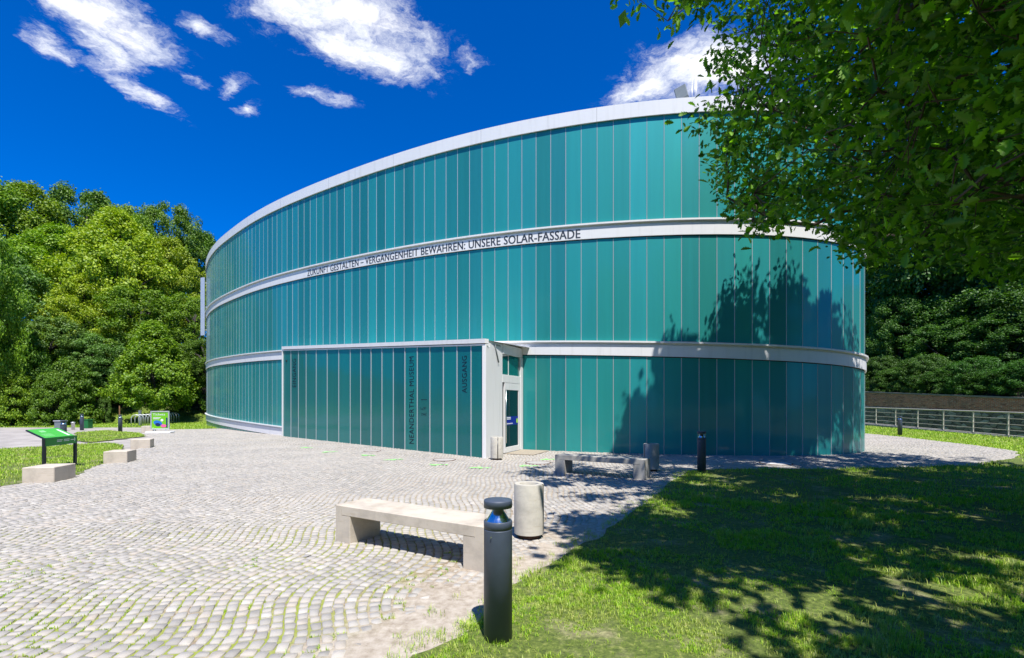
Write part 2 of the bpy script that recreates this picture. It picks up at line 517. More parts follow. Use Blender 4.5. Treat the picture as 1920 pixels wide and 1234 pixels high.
class MB:
    """collects simple shapes into one mesh"""
    def __init__(s):
        s.v, s.f, s.sm = [], [], []

    def add(s, V, Fs, smooth=False):
        o = len(s.v)
        s.v += [tuple(map(float, p)) for p in V]
        for f in Fs:
            s.f.append([i + o for i in f])
            s.sm.append(smooth)
        return s

    def box(s, x0, x1, y0, y1, z0, z1, bev=0.0, frame=None):
        """box with bevelled edges; frame=(origin, ux, uy) maps local x,y to plan"""
        b = bev
        V, Fs = [], []
        if b <= 0:
            V = [(x, y, z) for z in (z0, z1) for (x, y) in ((x0, y0), (x1, y0), (x1, y1), (x0, y1))]
            Fs = [(3, 2, 1, 0), (4, 5, 6, 7), (0, 1, 5, 4), (1, 2, 6, 5), (2, 3, 7, 6), (3, 0, 4, 7)]
        else:
            def ring(z, e, c):
                return [(x0 + e + c, y0 + e, z), (x1 - e - c, y0 + e, z), (x1 - e, y0 + e + c, z), (x1 - e, y1 - e - c, z),
                        (x1 - e - c, y1 - e, z), (x0 + e + c, y1 - e, z), (x0 + e, y1 - e - c, z), (x0 + e, y0 + e + c, z)]
            R = [ring(z0, b, b * .4), ring(z0 + b, 0, b), ring(z1 - b, 0, b), ring(z1, b, b * .4)]
            V = sum(R, [])
            for k in range(3):
                for i in range(8):
                    j = (i + 1) % 8
                    Fs.append((k * 8 + i, k * 8 + j, k * 8 + 8 + j, k * 8 + 8 + i))
            Fs.append(tuple(range(7, -1, -1)))
            Fs.append(tuple(range(24, 32)))
        if frame:
            (ox, oy), (ux, uy), (wx, wy) = frame
            V = [(ox + x * ux + y * wx, oy + x * uy + y * wy, z) for x, y, z in V]
        return s.add(V, Fs)

    def lathe(s, prof, n=32, c=(0, 0), smooth=True, cap=True):
        V = [(c[0] + r * math.cos(2 * math.pi * k / n), c[1] + r * math.sin(2 * math.pi * k / n), z) for r, z in prof for k in range(n)]
        Fs = [(i * n + k, i * n + (k + 1) % n, (i + 1) * n + (k + 1) % n, (i + 1) * n + k) for i in range(len(prof) - 1) for k in range(n)]
        s.add(V, Fs, smooth)
        if cap:
            o = len(s.v) - len(V)
            s.f.append([o + k for k in range(n - 1, -1, -1)]); s.sm.append(False)
            s.f.append([o + (len(prof) - 1) * n + k for k in range(n)]); s.sm.append(False)
        return s

    def tube(s, pts, r, n=8, caps=True):
        pts = [Vector(p) for p in pts]
        rr = [float(q) for q in r] if isinstance(r, (list, tuple)) else [float(r)] * len(pts)
        V = []
        up = None
        for i, p in enumerate(pts):
            d = (pts[min(i + 1, len(pts) - 1)] - pts[max(i - 1, 0)]).normalized()
            if up is None:
                up = Vector((0, 0, 1)) if abs(d.z) < 0.9 else Vector((1, 0, 0))
            a = d.cross(up).normalized()
            up = a.cross(d).normalized()
            for k in range(n):
                t_ = 2 * math.pi * k / n
                V.append(p + rr[i] * (math.cos(t_) * a + math.sin(t_) * up))
        Fs = [(i * n + k, i * n + (k + 1) % n, (i + 1) * n + (k + 1) % n, (i + 1) * n + k) for i in range(len(pts) - 1) for k in range(n)]
        s.add(V, Fs, True)
        if caps:
            o = len(s.v) - len(V)
            s.f.append([o + k for k in range(n - 1, -1, -1)]); s.sm.append(False)
            s.f.append([o + (len(pts) - 1) * n + k for k in range(n)]); s.sm.append(False)
        return s

    def mesh(s, name, material):
        me = bpy.data.meshes.new(name)
        me.from_pydata(s.v, [], s.f)
        me.polygons.foreach_set('use_smooth', s.sm)
        me.materials.append(material)
        me.update()
        return me

    def build(s, name, material, parent=None, loc=None):
        return link(name, s.mesh(name, material), parent, loc)


def copy_tree(o, parent=None):
    c = o.copy()
    COL.objects.link(c)
    if parent: c.parent = parent
    for ch in list(o.children):
        copy_tree(ch, c)
    return c


def text_data(txt, size=1.0, extrude=0.0, spacing=1.0):
    """vertices and faces of a line of text, cap height `size`, starting at x=0"""
    cu = bpy.data.curves.new('text', 'FONT')
    cu.body = txt
    cu.size = 1.0
    cu.resolution_u = 3
    cu.space_character = spacing
    ob = bpy.data.objects.new('text', cu)
    COL.objects.link(ob)
    dg = bpy.context.evaluated_depsgraph_get()
    me = bpy.data.meshes.new_from_object(ob.evaluated_get(dg))
    V = np.array([v.co[:] for v in me.vertices])
    Fs = [list(p.vertices) for p in me.polygons]
    bpy.data.objects.remove(ob)
    bpy.data.curves.remove(cu)
    bpy.data.meshes.remove(me)
    V[:, 0] -= V[:, 0].min()
    cap = 0.729                                     # cap height of the built-in face
    return V * (size / cap), Fs


def G(px, py, z=0.0):
    """point of the level z seen at a photo pixel"""
    y = (HC - z) * F / (py - 756.0)
    return ((px - 960.0) / F * y, y)


def PX(X, Y, Z):
    Y = np.maximum(Y, 0.05)
    return 960 + F * X / Y, 756 - F * (Z - HC) / Y


def in_poly(x, y, poly):
    x = np.asarray(x, float); y = np.asarray(y, float)
    r = np.zeros(x.shape, bool)
    n = len(poly)
    for i in range(n):
        x0, y0 = poly[i]; x1, y1 = poly[(i + 1) % n]
        if y0 == y1: continue
        c = ((y0 > y) != (y1 > y)) & (x < (x1 - x0) * (y - y0) / (y1 - y0) + x0)
        r ^= c
    return r


def smooth(a, b, x):
    t_ = np.clip((np.asarray(x, float) - a) / (b - a), 0, 1)
    return t_ * t_ * (3 - 2 * t_)


def vnoise(P, scale, seed=0):
    """cheap smooth value noise for numpy points (n,2|3)"""
    P = np.asarray(P, float) * scale + seed * 17.31
    i = np.floor(P).astype(np.int64); f = P - i
    f = f * f * (3 - 2 * f)
    d = P.shape[1]
    out = 0
    for k in range(2 ** d):
        o = np.array([(k >> b_) & 1 for b_ in range(d)])
        w = np.prod(np.where(o, f, 1 - f), axis=1)
        q = i + o
        h = (q * np.array([374761393, 668265263, 974634721])[:d]).sum(1) ^ (seed * 1274126177)
        h = (h ^ (h >> 13)) * 1274126177
        h = ((h ^ (h >> 16)) & 0xffff) / 65535.0
        out = out + w * h
    return out

# ---------------------------------------------------------------- plan curve of the building
PITCH = 0.545
CH = [-0.2430, 1.1989, 0.4146, 0.4651, 0.0915, 0.1651, -0.0157, 0.0432, -0.0244]
_u = np.linspace(-1, 1, 84)
_th = np.polynomial.chebyshev.chebval(_u, CH)          # heading of each panel, index -8..75
_ix = np.arange(84) - 8
ths = {int(i): float(a) for i, a in zip(_ix, _th)}
for k in range(1, 18):
    ths[-k] = ths[0] - 0.0118 * k
for i in range(71, 76):
    ths[i] = ths[70] + 0.10 * (i - 70)
pts = {58: np.array([6.602 - 0.0, 15.5005])}
I0, I1 = -16, 75
for i in range(59, I1 + 1):
    pts[i] = pts[i - 1] + PITCH * np.array([math.cos(ths[i]), math.sin(ths[i])])
for i in range(57, I0 - 1, -1):
    pts[i] = pts[i + 1] - PITCH * np.array([math.cos(ths[i + 1]), math.sin(ths[i + 1])])
A, B = pts[I0], pts[I1]
tA, tB = ths[I0 + 1], ths[I1]
b0, b3 = B, A
b1 = B + 15 * np.array([math.cos(tB), math.sin(tB)])
b2 = A - 15 * np.array([math.cos(tA), math.sin(tA)])
ring = [pts[i] for i in range(I0, I1 + 1)]
NF = len(ring)
NB = 84
for k in range(1, NB):
    s_ = k / NB
    ring.append((1 - s_) ** 3 * b0 + 3 * s_ * (1 - s_) ** 2 * b1 + 3 * s_ ** 2 * (1 - s_) * b2 + s_ ** 3 * b3)
ring = np.array(ring)
NR = len(ring)
_t = np.roll(ring, -1, 0) - np.roll(ring, 1, 0)
_t /= np.linalg.norm(_t, axis=1)[:, None]
rnorm = np.c_[_t[:, 1], -_t[:, 0]]                      # outward


def zrel(i):
    """fall of the spiral bands along the facade, relative to panel 58"""
    i = np.asarray(i, float)
    return -0.0192 * (i - 58) - 0.1154 * ((i - 30) / 30) ** 2


zoff = np.empty(NR)
zoff[:NF] = zrel(np.arange(I0, I1 + 1))
s_ = np.arange(1, NB) / NB
s_ = s_ * s_ * (3 - 2 * s_)
zoff[NF:] = zoff[NF - 1] * (1 - s_) + zoff[0] * s_


def fac(i, off=0.0, dz=0.0):
    """point on the facade at panel position i (float), moved out by off, at band-relative height dz"""
    k = np.asarray(i, float) - I0
    k0 = np.floor(k).astype(int); f = k - k0
    P = ring[k0] * (1 - f)[..., None] + ring[k0 + 1] * f[..., None]
    N = rnorm[k0] * (1 - f)[..., None] + rnorm[k0 + 1] * f[..., None]
    z = zoff[k0] * (1 - f) + zoff[k0 + 1] * f
    return np.concatenate([P + N * np.asarray(off)[..., None] if np.ndim(off) else P + N * off, (z + dz)[..., None]], -1)


Z_R, Z_E1, Z_E2, Z_E2B, Z_E3, Z_E3B, Z_E4, Z_E4B = 11.64, 11.19, 7.716, 7.177, 3.711, 3.196, -0.27, -0.80

museum = empty('museum_building', (0, 22, 0))
tag(museum, 'oval museum clad in teal glass panels with white spiral bands, beside the cobbled forecourt', 'building')
MO = Vector((0, 22, 0))


def mlink(name, me, parent=museum):
    o = link(name, me, parent)
    if parent == museum:
        o.location = -MO
    return o


def ring_strip(prof, name, material, parent=museum, smooth_=True, clipz=None):
    """sweep profile [(off, dz)] round the ring"""
    V = []
    for off, dz in prof:
        z = zoff + dz
        if clipz is not None: z = np.maximum(z, clipz)
        V.append(np.c_[ring + rnorm * off, z])
    V = np.concatenate(V)
    k = np.arange(NR); k2 = (k + 1) % NR
    Fs = [np.c_[a * NR + k, a * NR + k2, (a + 1) * NR + k2, (a + 1) * NR + k] for a in range(len(prof) - 1)]
    me = np_mesh(name, V, np.concatenate(Fs)[:, ::-1], material, smooth_)
    try:
        me.set_sharp_from_angle(angle=math.radians(35))
    except Exception:
        pass
    return mlink(name, me, parent)


def tier(name, ztop, zbot, material):
    """one storey of flat glass panels"""
    k = np.arange(NR); k2 = (k + 1) % NR
    g = 0.012
    d = ring[k2] - ring[k]
    ln = np.linalg.norm(d, axis=1)
    d = d / ln[:, None]
    nrm = np.c_[d[:, 1], -d[:, 0]]
    a = ring[k] + d * g; b_ = ring[k2] - d * g
    tilt = rng.normal(0, 0.0016, (NR, 2))
    def zz(kk, zt): return np.maximum(zoff[kk] + zt, -0.3)
    V = np.concatenate([np.c_[a + nrm * tilt[:, :1], zz(k, zbot)], np.c_[b_ - nrm * tilt[:, :1], zz(k2, zbot)],
                        np.c_[b_ - nrm * (tilt[:, :1] + tilt[:, 1:]), zz(k2, ztop)], np.c_[a + nrm * (tilt[:, :1] - tilt[:, 1:]), zz(k, ztop)]])
    Fq = np.c_[k, k + NR, k + 2 * NR, k + 3 * NR]
    keep = (zoff[k] + ztop) > -0.2
    c = mlink(name, np_mesh(name, V, Fq[keep], material))
    # joint profiles between the sheets
    w, dp = 0.0085, 0.004
    t2 = _t
    L0 = ring - t2 * w + rnorm * -0.01; L1 = ring - t2 * w + rnorm * dp; R1 = ring + t2 * w + rnorm * dp; R0 = ring + t2 * w + rnorm * -0.01
    VV, FF = [], []
    zb = np.maximum(zoff + zbot, -0.3); zt = zoff + ztop
    for q in (L0, L1, R1, R0):
        VV += [np.c_[q, zb], np.c_[q, zt]]
    VV = np.concatenate(VV)
    idx = np.arange(NR)[zt > 0]
    for a_ in range(3):
        FF.append(np.c_[idx + 2 * a_ * NR, idx + (2 * a_ + 2) * NR, idx + (2 * a_ + 3) * NR, idx + (2 * a_ + 1) * NR])
    j = link('joint_profile', np_mesh('joint_profile', VV, np.concatenate(FF), M['joint']), c)
    # dark backing so that the gaps do not look through
    return c


tier('glass_cladding', Z_E1 - 0.0, Z_E2 + 0.0, M['glass'])
tier('glass_cladding', Z_E2B, Z_E3, M['glass'])
tier('glass_cladding', Z_E3B, Z_E4, M['glass'])
tier('glass_cladding', Z_E4B, Z_E4B - 1.8, M['glass'])
ring_strip([(-0.05, Z_R - 0.1), (-0.05, -4.0)], 'core_wall', M['reveal'], clipz=-0.35)
ring_strip([(0.02, Z_E1 - 0.03), (0.07, Z_E1 - 0.03), (0.07, Z_R), (0.03, Z_R + 0.02), (-0.35, Z_R + 0.02), (-0.35, Z_R - 0.25)][::-1], 'roof_fascia', M['white'])
# fine seams of the fascia sheets
seam_mat = plain('seam_grey', (0.42, 0.42, 0.43), 0.6)
for i in list(range(3, 75, 8)):
    seam = MB()
    p0, p1 = fac(np.array([i - .012, i + .012]), 0.0715, 0)
    n0 = Z_E1 - 0.03
    seam.add([(p0[0], p0[1], p0[2] + n0), (p1[0], p1[1], p1[2] + n0), (p1[0], p1[1], p1[2] + Z_R), (p0[0], p0[1], p0[2] + Z_R)], [(0, 1, 2, 3)])
    mlink('fascia_seam', seam.mesh('fascia_seam', seam_mat))


def band(z0, z1):
    prof = [(0.0, z0), (0.115, z0 + 0.005), (0.115, z0 - 0.05), (0.0, z0 - 0.05), (0.0, z0 - 0.115), (0.05, z0 - 0.118), (0.05, z1 + 0.03), (0.0, z1 + 0.03)]
    return ring_strip(prof[::-1], 'facade_band', M['white'], clipz=-0.3)


upper_band = band(Z_E2, Z_E2B)
lower_band = band(Z_E3, Z_E3B)
band(Z_E4, Z_E4B)
# roof
cen = ring.mean(0)
V = np.concatenate([np.c_[ring, zoff + Z_R - 0.22], [[cen[0], cen[1], zoff.mean() + Z_R - 0.1]]])
k = np.arange(NR)
mlink('roof', np_mesh('roof', V, np.c_[k, (k + 1) % NR, np.full(NR, NR)], M['roof']))


def fac_index(px):
    ii = np.arange(-9, 70, 0.05)
    P = fac(ii)
    x = PX(P[:, 0], P[:, 1], P[:, 2])[0]
    o = np.argsort(x)
    return float(np.interp(px, x[o], ii[o]))


# lettering along the upper band
def band_text(txt, pxa, pxb, zc, size, off, parent):
    V, Fs = text_data(txt, size, spacing=1.04)
    ia, ib = fac_index(pxa), fac_index(pxb)
    u = V[:, 0] / V[:, 0].max()
    P = fac(ia + (ib - ia) * u, off, zc)
    P[:, 2] += V[:, 1]
    # a second pass a hair to the side and in front makes the strokes bold
    P2 = fac(ia + (ib - ia) * u + .030, off + .002, zc)
    P2[:, 2] += V[:, 1]
    n0 = len(P)
    me = bpy.data.meshes.new('lettering')
    me.from_pydata(P.tolist() + P2.tolist(), [], list(Fs) + [[i + n0 for i in f] for f in Fs])
    me.materials.append(M['ink_band'])
    link('lettering', me, parent)

band_text('ZUKUNFT GESTALTEN \u2013 VERGANGENHEIT BEWAHREN: UNSERE SOLAR-FASSADE', 578, 1088, Z_E2B + 0.075, 0.315, 0.054, upper_band)

# grey stair screen at the far left end of the facade
fin = MB()
fp = Vector((-24.33, 37.9))
for k in range(2):
    fin.box(-0.19 + 0.2 * k, 0.0 + 0.2 * k, -0.04 - 0.1 * k, 0.04 - 0.1 * k, 7.0, 11.55, 0.01)
for z in (7.4, 9.2, 11.1):
    fin.box(0.2, 1.6, -0.03, 0.03, z, z + 0.08)
f_ = fin.build('screen_panel', M['galv'], museum)
f_.location = Vector((fp.x, fp.y, 0)) - MO

# ---------------------------------------------------------------- entrance porch
porch = empty('entrance_porch', (0, 0, 0))
porch.parent = museum
porch.location = -MO
L = np.array([-11.59, 24.37]); R_ = np.array([-0.80, 14.67]); S = np.array([0.36, 17.30])
pd = (R_ - L); plen = np.linalg.norm(pd); pd = pd / plen
pn = np.array([pd[1], -pd[0]])                          # outward
zLt, zRt = 4.33, 3.435                                  # top of the cladding
zLf, zRf = 4.54, 3.635                                  # top of the fascia


def pf(s, off, z):
    p = L + pd * s + pn * off
    return (p[0], p[1], z)


def s_of(px):
    """distance along the porch front seen at photo column px"""
    k_ = (px - 960) / F
    return (k_ * L[1] - L[0]) / (pd[0] - k_ * pd[1])


def zt(s): return zLt + (zRt - zLt) * s / plen
def zf(s): return zLf + (zRf - zLf) * s / plen


jx = [531, 545.7, 559.8, 574.2, 593.1, 613.7, 635.4, 657, 676.5, 696, 716.4, 737.8, 759.4, 782.7, 806.3, 831.5, 857.2, 883.5, 910.5]
js = [s_of(x) for x in jx]
gm, jm = MB(), MB()
for a, b_ in zip(js[:-1], js[1:]):
    e = rng.normal(0, 0.002, 2)
    gm.add([pf(a + .012, e[0], -.05), pf(b_ - .012, -e[0], -.05), pf(b_ - .012, e[1], zt(b_)), pf(a + .012, -e[1], zt(a))], [(0, 1, 2, 3)])
for a in js[1:-1]:
    for (o0, o1) in (((-.016, -.01), (-.016, .014)), ((-.016, .014), (.016, .014)), ((.016, .014), (.016, -.01))):
        jm.add([pf(a + o0[0], o0[1], -.05), pf(a + o1[0], o1[1], -.05), pf(a + o1[0], o1[1], zt(a)), pf(a + o0[0], o0[1], zt(a))], [(0, 1, 2, 3)])
pclad = gm.build('glass_cladding', M['glass_porch'], porch)
jm.build('joint_profile', M['joint'], pclad)
bk = MB()
bk.add([pf(0, -.03, -.05), pf(plen, -.03, -.05), pf(plen, -.03, zRf - .02), pf(0, -.03, zLf - .02)], [(0, 1, 2, 3)])
bk.build('core_wall', M['reveal'], porch)
# fascia over the cladding with a shadow gap and drip
fa = MB()
def sbar(mb, s0, s1, o0, o1, za0, za1, zb0, zb1):
    V = []
    for s, z0, z1 in ((s0, za0, za1), (s1, zb0, zb1)):
        V += [pf(s, o1, z0), pf(s, o1, z1), pf(s, o0, z1), pf(s, o0, z0)]
    mb.add(V, [(0, 4, 5, 1), (1, 5, 6, 2), (2, 6, 7, 3), (3, 7, 4, 0), (0, 1, 2, 3), (7, 6, 5, 4)])
sbar(fa, -.03, plen + .03, -.1, .07, zLt + .065, zLf, zRt + .065, zRf)
sbar(fa, -.03, plen + .03, -.1, .04, zLt - .005, zLt + .04, zRt - .005, zRt + .04)
fa.build('fascia', M['white'], porch)
po = MB()
sbar(po, -.06, .012, -.12, .05, -.05, zLt, -.05, zLt)
po.build('corner_post', M['white'], porch)
# right side: post, white panel, glazed exit door
sd = (S - R_); slen = np.linalg.norm(sd); sd = sd / slen
sn = np.array([sd[1], -sd[0]])


def sb(mb, u0, u1, o0, o1, z0, z1, bev=0.004):
    mb.box(u0, u1, o0, o1, z0, z1, bev, frame=((R_[0], R_[1]), tuple(sd), tuple(sn)))


p1 = MB(); sb(p1, -0.05, 0.26, -0.1, 0.03, -0.05, zRt - .01, 0.006)
p1.build('corner_post', M['white'], porch)
w1 = MB(); sb(w1, 0.265, 1.20, -0.06, 0.005, -0.05, 3.60, 0.004)
w1.build('side_wall', M['white'], porch)
h1 = MB()
sb(h1, 1.205, slen, -0.06, 0.02, 3.30, 3.62)
sb(h1, 1.205, slen - 0.1, -0.06, 0.012, 2.36, 2.62)
sb(h1, slen - 0.16, slen + 0.03, -0.06, 0.03, -0.05, 3.29)
h1.build('door_frame', M['white'], porch)
tg = MB(); sb(tg, 1.205, slen - 0.165, -0.05, -0.03, 2.625, 3.295, 0)
tg.build('transom_pane', M['pane_reflection'], porch)
gb = MB(); sb(gb, 1.72, 1.745, -0.03, -0.015, 2.625, 3.295, 0)
gb.build('glazing_bar', M['white'], porch)
door = empty('exit_door', (0, 0, 0)); door.parent = porch
dr = MB()
u0, u1 = 1.36, slen - 0.165
sb(dr, u0, u0 + 0.07, -0.05, 0.012, 0.02, 2.35); sb(dr, u1 - 0.16, u1, -0.05, 0.012, 0.02, 2.35)
sb(dr, u0 + .07, u1 - .16, -0.05, 0.010, 2.12, 2.35); sb(dr, u0 + .07, u1 - .16, -0.05, 0.010, 0.02, 0.20)
dr.build('door_leaf', M['white'], door)
pn_ = MB(); sb(pn_, u0 + .07, u1 - .16, -0.03, -0.015, 0.20, 2.12, 0)
pane = pn_.build('pane', M['pane'], door)
gap = MB(); sb(gap, 1.205, 1.36, -0.09, -0.055, 0.0, 2.36, 0); gap.build('door_gap', M['reveal'], door)
hd = MB(); hd.tube([tuple(np.r_[R_ + sd * (1.40) + sn * .05, .35]), tuple(np.r_[R_ + sd * 1.40 + sn * .05, 2.1])], 0.016)
hd.build('handle', M['steel'], door)
st = MB(); sb(st, u0 + .07, u1 - .165, -0.012, -0.010, 0.93, 1.22, 0)
stk = st.build('window_sticker', M['sticker'], door)
s2 = MB()
ub = u0 + 0.11
for (a, b_, z0, z1) in ((0.02, .42, 1.165, 1.205), (0.02, .42, 1.12, 1.15), (0.02, .60, .965, .985), (0.02, .60, .99, 1.0)):
    sb(s2, ub + a, ub + b_, -0.008, -0.006, z0, z1, 0)
s2.build('sticker_print', M['sticker_white'], door)
s3 = MB()
cc = R_ + sd * (u1 - .27) + sn * -0.005
s3.add([(cc[0] + sd[0] * .085 * math.cos(a), cc[1] + sd[1] * .085 * math.cos(a), 1.06 + .085 * math.sin(a)) for a in np.linspace(0, 2 * math.pi, 20)[:-1]], [tuple(range(19))])
s3.build('round_sticker', M['sticker_lime'], door)
rod = MB(); rod.tube([tuple(np.r_[R_ + sd * .60 + sn * .02, 3.52]), tuple(np.r_[R_ + sd * .86 + sn * .03, 2.98])], 0.02)
rod.tube([tuple(np.r_[R_ + sd * .56 + sn * .02, 3.525]), tuple(np.r_[R_ + sd * 1.0 + sn * .02, 3.525])], 0.012)
rod.build('door_closer', M['grey_paint'], porch)
# porch roof between front edge and facade
V, Fs = [], []
NN = 20
for k in range(NN + 1):
    s = plen * k / NN
    V.append(pf(s, 0.0, zf(s) - .03))
    i_ = 19 + 27.6 * k / NN
    q = fac(np.array([i_]), 0.0, 0)[0]
    V.append((q[0], q[1], zf(s) - .03 + .06))
for k in range(NN):
    Fs.append((2 * k, 2 * k + 2, 2 * k + 3, 2 * k + 1))
rf = MB().add(V, Fs)
rf.build('porch_roof', M['white'], porch)
rs = MB().add([(*(R_ + sn * 0.0), zRf - .03), (*(S + sn * 0.0), zRf), (*(S + sn * 0.0), 3.6), (*(R_), 3.4)], [(0, 1, 2, 3)])
rs.build('roof_edge', M['white'], porch)


def porch_text(txt, pxa, pxb, pya, pyb):
    """vertical lettering reading upwards, between photo columns pxa..pxb and rows pya..pyb"""
    sa, sb_ = s_of(pxa), s_of(pxb)
    sm = (sa + sb_) / 2
    Ym = (L + pd * sm)[1]
    z0 = HC + (756 - pyb) * Ym / F; z1 = HC + (756 - pya) * Ym / F
    V, Fs = text_data(txt, sb_ - sa, spacing=1.08)
    k_ = (z1 - z0) / V[:, 0].max()
    P = [pf(sb_ - v[1], 0.005, z0 + v[0] * k_) for v in V]
    MB().add(P, Fs).build('lettering', M['ink'], pclad)


porch_text('EINGANG', 548.3, 555.2, 673, 726)
porch_text('NEANDERTHAL MUSEUM', 767, 776, 668.7, 832)
porch_text('AUSGANG', 866, 875.4, 667.4, 737)


def porch_h(txt, pxa, pxb, py):
    sa, sb_ = s_of(pxa), s_of(pxb)
    Ym = (L + pd * (sa + sb_) / 2)[1]
    z = HC + (756 - py) * Ym / F
    V, Fs = text_data(txt, 1.0)
    k_ = (sb_ - sa) / V[:, 0].max()
    MB().add([pf(sa + v[0] * k_, 0.005, z + v[1] * k_ * .9) for v in V], Fs).build('lettering', M['ink'], pclad)


porch_h('ZWC', 790, 800, 779.3)
def lgbox(lg, pxa, pxb, pya, pyb):
    a, b_ = s_of(pxa), s_of(pxb)
    Ym = (L + pd * a)[1]
    za, zb = HC + (756 - pya) * Ym / F, HC + (756 - pyb) * Ym / F
    lg.add([pf(a, .005, zb), pf(b_, .005, zb), pf(b_, .005, za), pf(a, .005, za)], [(0, 1, 2, 3)])
l1 = MB(); lgbox(l1, 789.5, 801, 749, 750); l1.build('printed_logo', M['ink'], pclad)
lg = MB()
lgbox(lg, 788.3, 788.8, 763, 768); lgbox(lg, 790.6, 792.4, 766, 768.4)
for k in range(3): lgbox(lg, 793.5, 799.5 - k * .6, 763.6 + 1.6 * k, 764.1 + 1.6 * k)
lg.build('printed_logo', M['ink'], pclad)
dot = MB()
p_ = pf(s_of(537.7), .01, HC + (756 - 677) * 24.2 / F)
dot.tube([p_, tuple(np.array(p_) + np.r_[pn * .03, 0])], .05, 12)
dot.build('key_switch', M['black_paint'], porch)

# ---------------------------------------------------------------- terrain and ground sheets
def hill(X, Y):
    X = np.asarray(X, float); Y = np.asarray(Y, float)
    d = (Y - 43) + np.clip(-X - 30, 0, 60) * 0.55
    h1 = np.clip(d, 0, None) * 0.42
    h1 = 14 * (1 - np.exp(-h1 / 14)) * smooth(6, -8, X)
    wx = 30.2 - (Y - 28) * 0.02
    h2 = np.where(X > wx + 0.25, 2.2 + np.clip(X - wx - 1.0, 0, None) * 0.10 + np.clip(X - wx - 9.0, 0, None) * 0.45, 0)
    h2 = np.where(h2 > 0, np.minimum(h2, 16), 0) * smooth(-25, 2, Y)
    h3 = np.clip(Y - 52, 0, None) * 0.4
    h3 = 14 * (1 - np.exp(-h3 / 14)) * smooth(-6, 8, X)
    rise = 0.17 * smooth(19.9, 22.2, X) * smooth(8, 16, Y)
    stream = -1.3 * smooth(22.95 + (Y - 24) * .14, 24.1 + (Y - 24) * .14, X) * (X < wx + 0.25) * smooth(4, 10, Y)
    return np.maximum(np.maximum(h1, h2), h3) + rise + stream - 0.04


xs = np.concatenate([np.arange(-260, -60, 10), np.arange(-60, -24, 2.0), np.arange(-24, 18, 3), np.arange(18, 36, 0.3), np.arange(36, 70, 2), np.arange(70, 261, 10)])
ys = np.concatenate([np.arange(-120, 0, 10), np.arange(0, 50, 1.5), np.arange(50, 100, 3), np.arange(100, 400, 12)])
XX, YY = np.meshgrid(xs, ys)
ZZ = hill(XX, YY)
nx, ny = len(xs), len(ys)
a = (np.arange(ny - 1)[:, None] * nx + np.arange(nx - 1)[None, :]).ravel()
g_ = link('ground', np_mesh('ground', np.c_[XX.ravel(), YY.ravel(), ZZ.ravel()], np.c_[a, a + 1, a + nx + 1, a + nx], M['meadow'], True))
tag(g_, kind='structure')

PAVE_FRONT = [G(1626, 813), G(1690, 819), G(1750, 826), G(1820, 834), G(1880, 842), G(1905, 846), G(1912, 851), G(1905, 859), G(1860, 866), G(1780, 873), G(1680, 877), G(1560, 880), G(1450, 879), G(1350, 880), G(1290, 882), G(1260, 905),
              G(1200, 950), G(1130, 1000), G(1060, 1040), G(965, 1100), G(885, 1168), G(780, 1234), (-1.0, 2.6), (-1.7, 0.5)]
PAVE = [(-9.0, 0.5), (-9.6, 5.0), (-10.3, 9.7), (-11.05, 12.6), (-11.6, 14.4), (-13.0, 16.6), (-14.6, 18.9), (-17.6, 23.6), (-20.2, 26.2), (-20.9, 28.2), (-22.5, 30.2), (-18, 33), (0, 22), (13, 22), (16.5, 30)] + PAVE_FRONT
LAWN = [(13.0, 12.7), G(1780, 873), G(1680, 877), G(1560, 880), G(1450, 879), G(1350, 880), G(1290, 882), G(1260, 905), G(1200, 950), G(1130, 1000), G(1060, 1040), G(965, 1100), G(885, 1168), G(780, 1234), (-1.0, 2.6), (-1.7, 0.5), (-2, -6), (26, -6), (24, 12), (19.0, 16.4), G(1912, 851), G(1905, 859), G(1860, 866)]
LAWN_L = [G(-300, 846), G(0, 842), G(100, 837), G(165, 832), G(205, 831), G(231, 835), G(226, 845), G(185, 872), G(165, 881), G(137, 893), G(53, 904), G(0, 912), (-10.0, 8.5), (-9.5, 5), (-9, 0.5), (-30, 0)]
LAWN_M = [G(136, 826), G(143, 811), G(200, 807), G(262, 812), G(274, 818), G(225, 823.5), G(176, 829)]
PATH = [(-70, 12), (-70, 33.8), (-25, 33.6), (-21.5, 30.5), (-17.6, 23.8), (-13, 17), (-11.6, 14.5), (-14, 12)]


def sheet(name, poly, z, material, kind='structure', cuts=0, jitter=0.0):
    P = []
    n = len(poly)
    for i in range(n):
        a_ = np.array(poly[i]); b_ = np.array(poly[(i + 1) % n])
        m_ = max(1, int(np.linalg.norm(b_ - a_) / 0.12)) if jitter else 1
        for k in range(m_):
            p = a_ + (b_ - a_) * k / m_
            if jitter:
                q_ = p[None, :]
                p = p + np.array([vnoise(q_, 2.3, 71)[0] - .5, vnoise(q_, 2.3, 72)[0] - .5]) * jitter * 4 + rng.normal(0, jitter * .35, 2)
            P.append((p[0], p[1], z))
    from mathutils.geometry import tessellate_polygon
    tr = tessellate_polygon([[Vector(p) for p in P]])
    me = bpy.data.meshes.new(name)
    fl = []
    for t_ in tr:
        a_, b_, c_ = (P[i] for i in t_)
        if (b_[0] - a_[0]) * (c_[1] - a_[1]) - (b_[1] - a_[1]) * (c_[0] - a_[0]) < 0: t_ = t_[::-1]
        fl.append(tuple(t_))
    me.from_pydata(P, [], fl)
    me.materials.append(material)
    return tag(link(name, me), kind=kind)


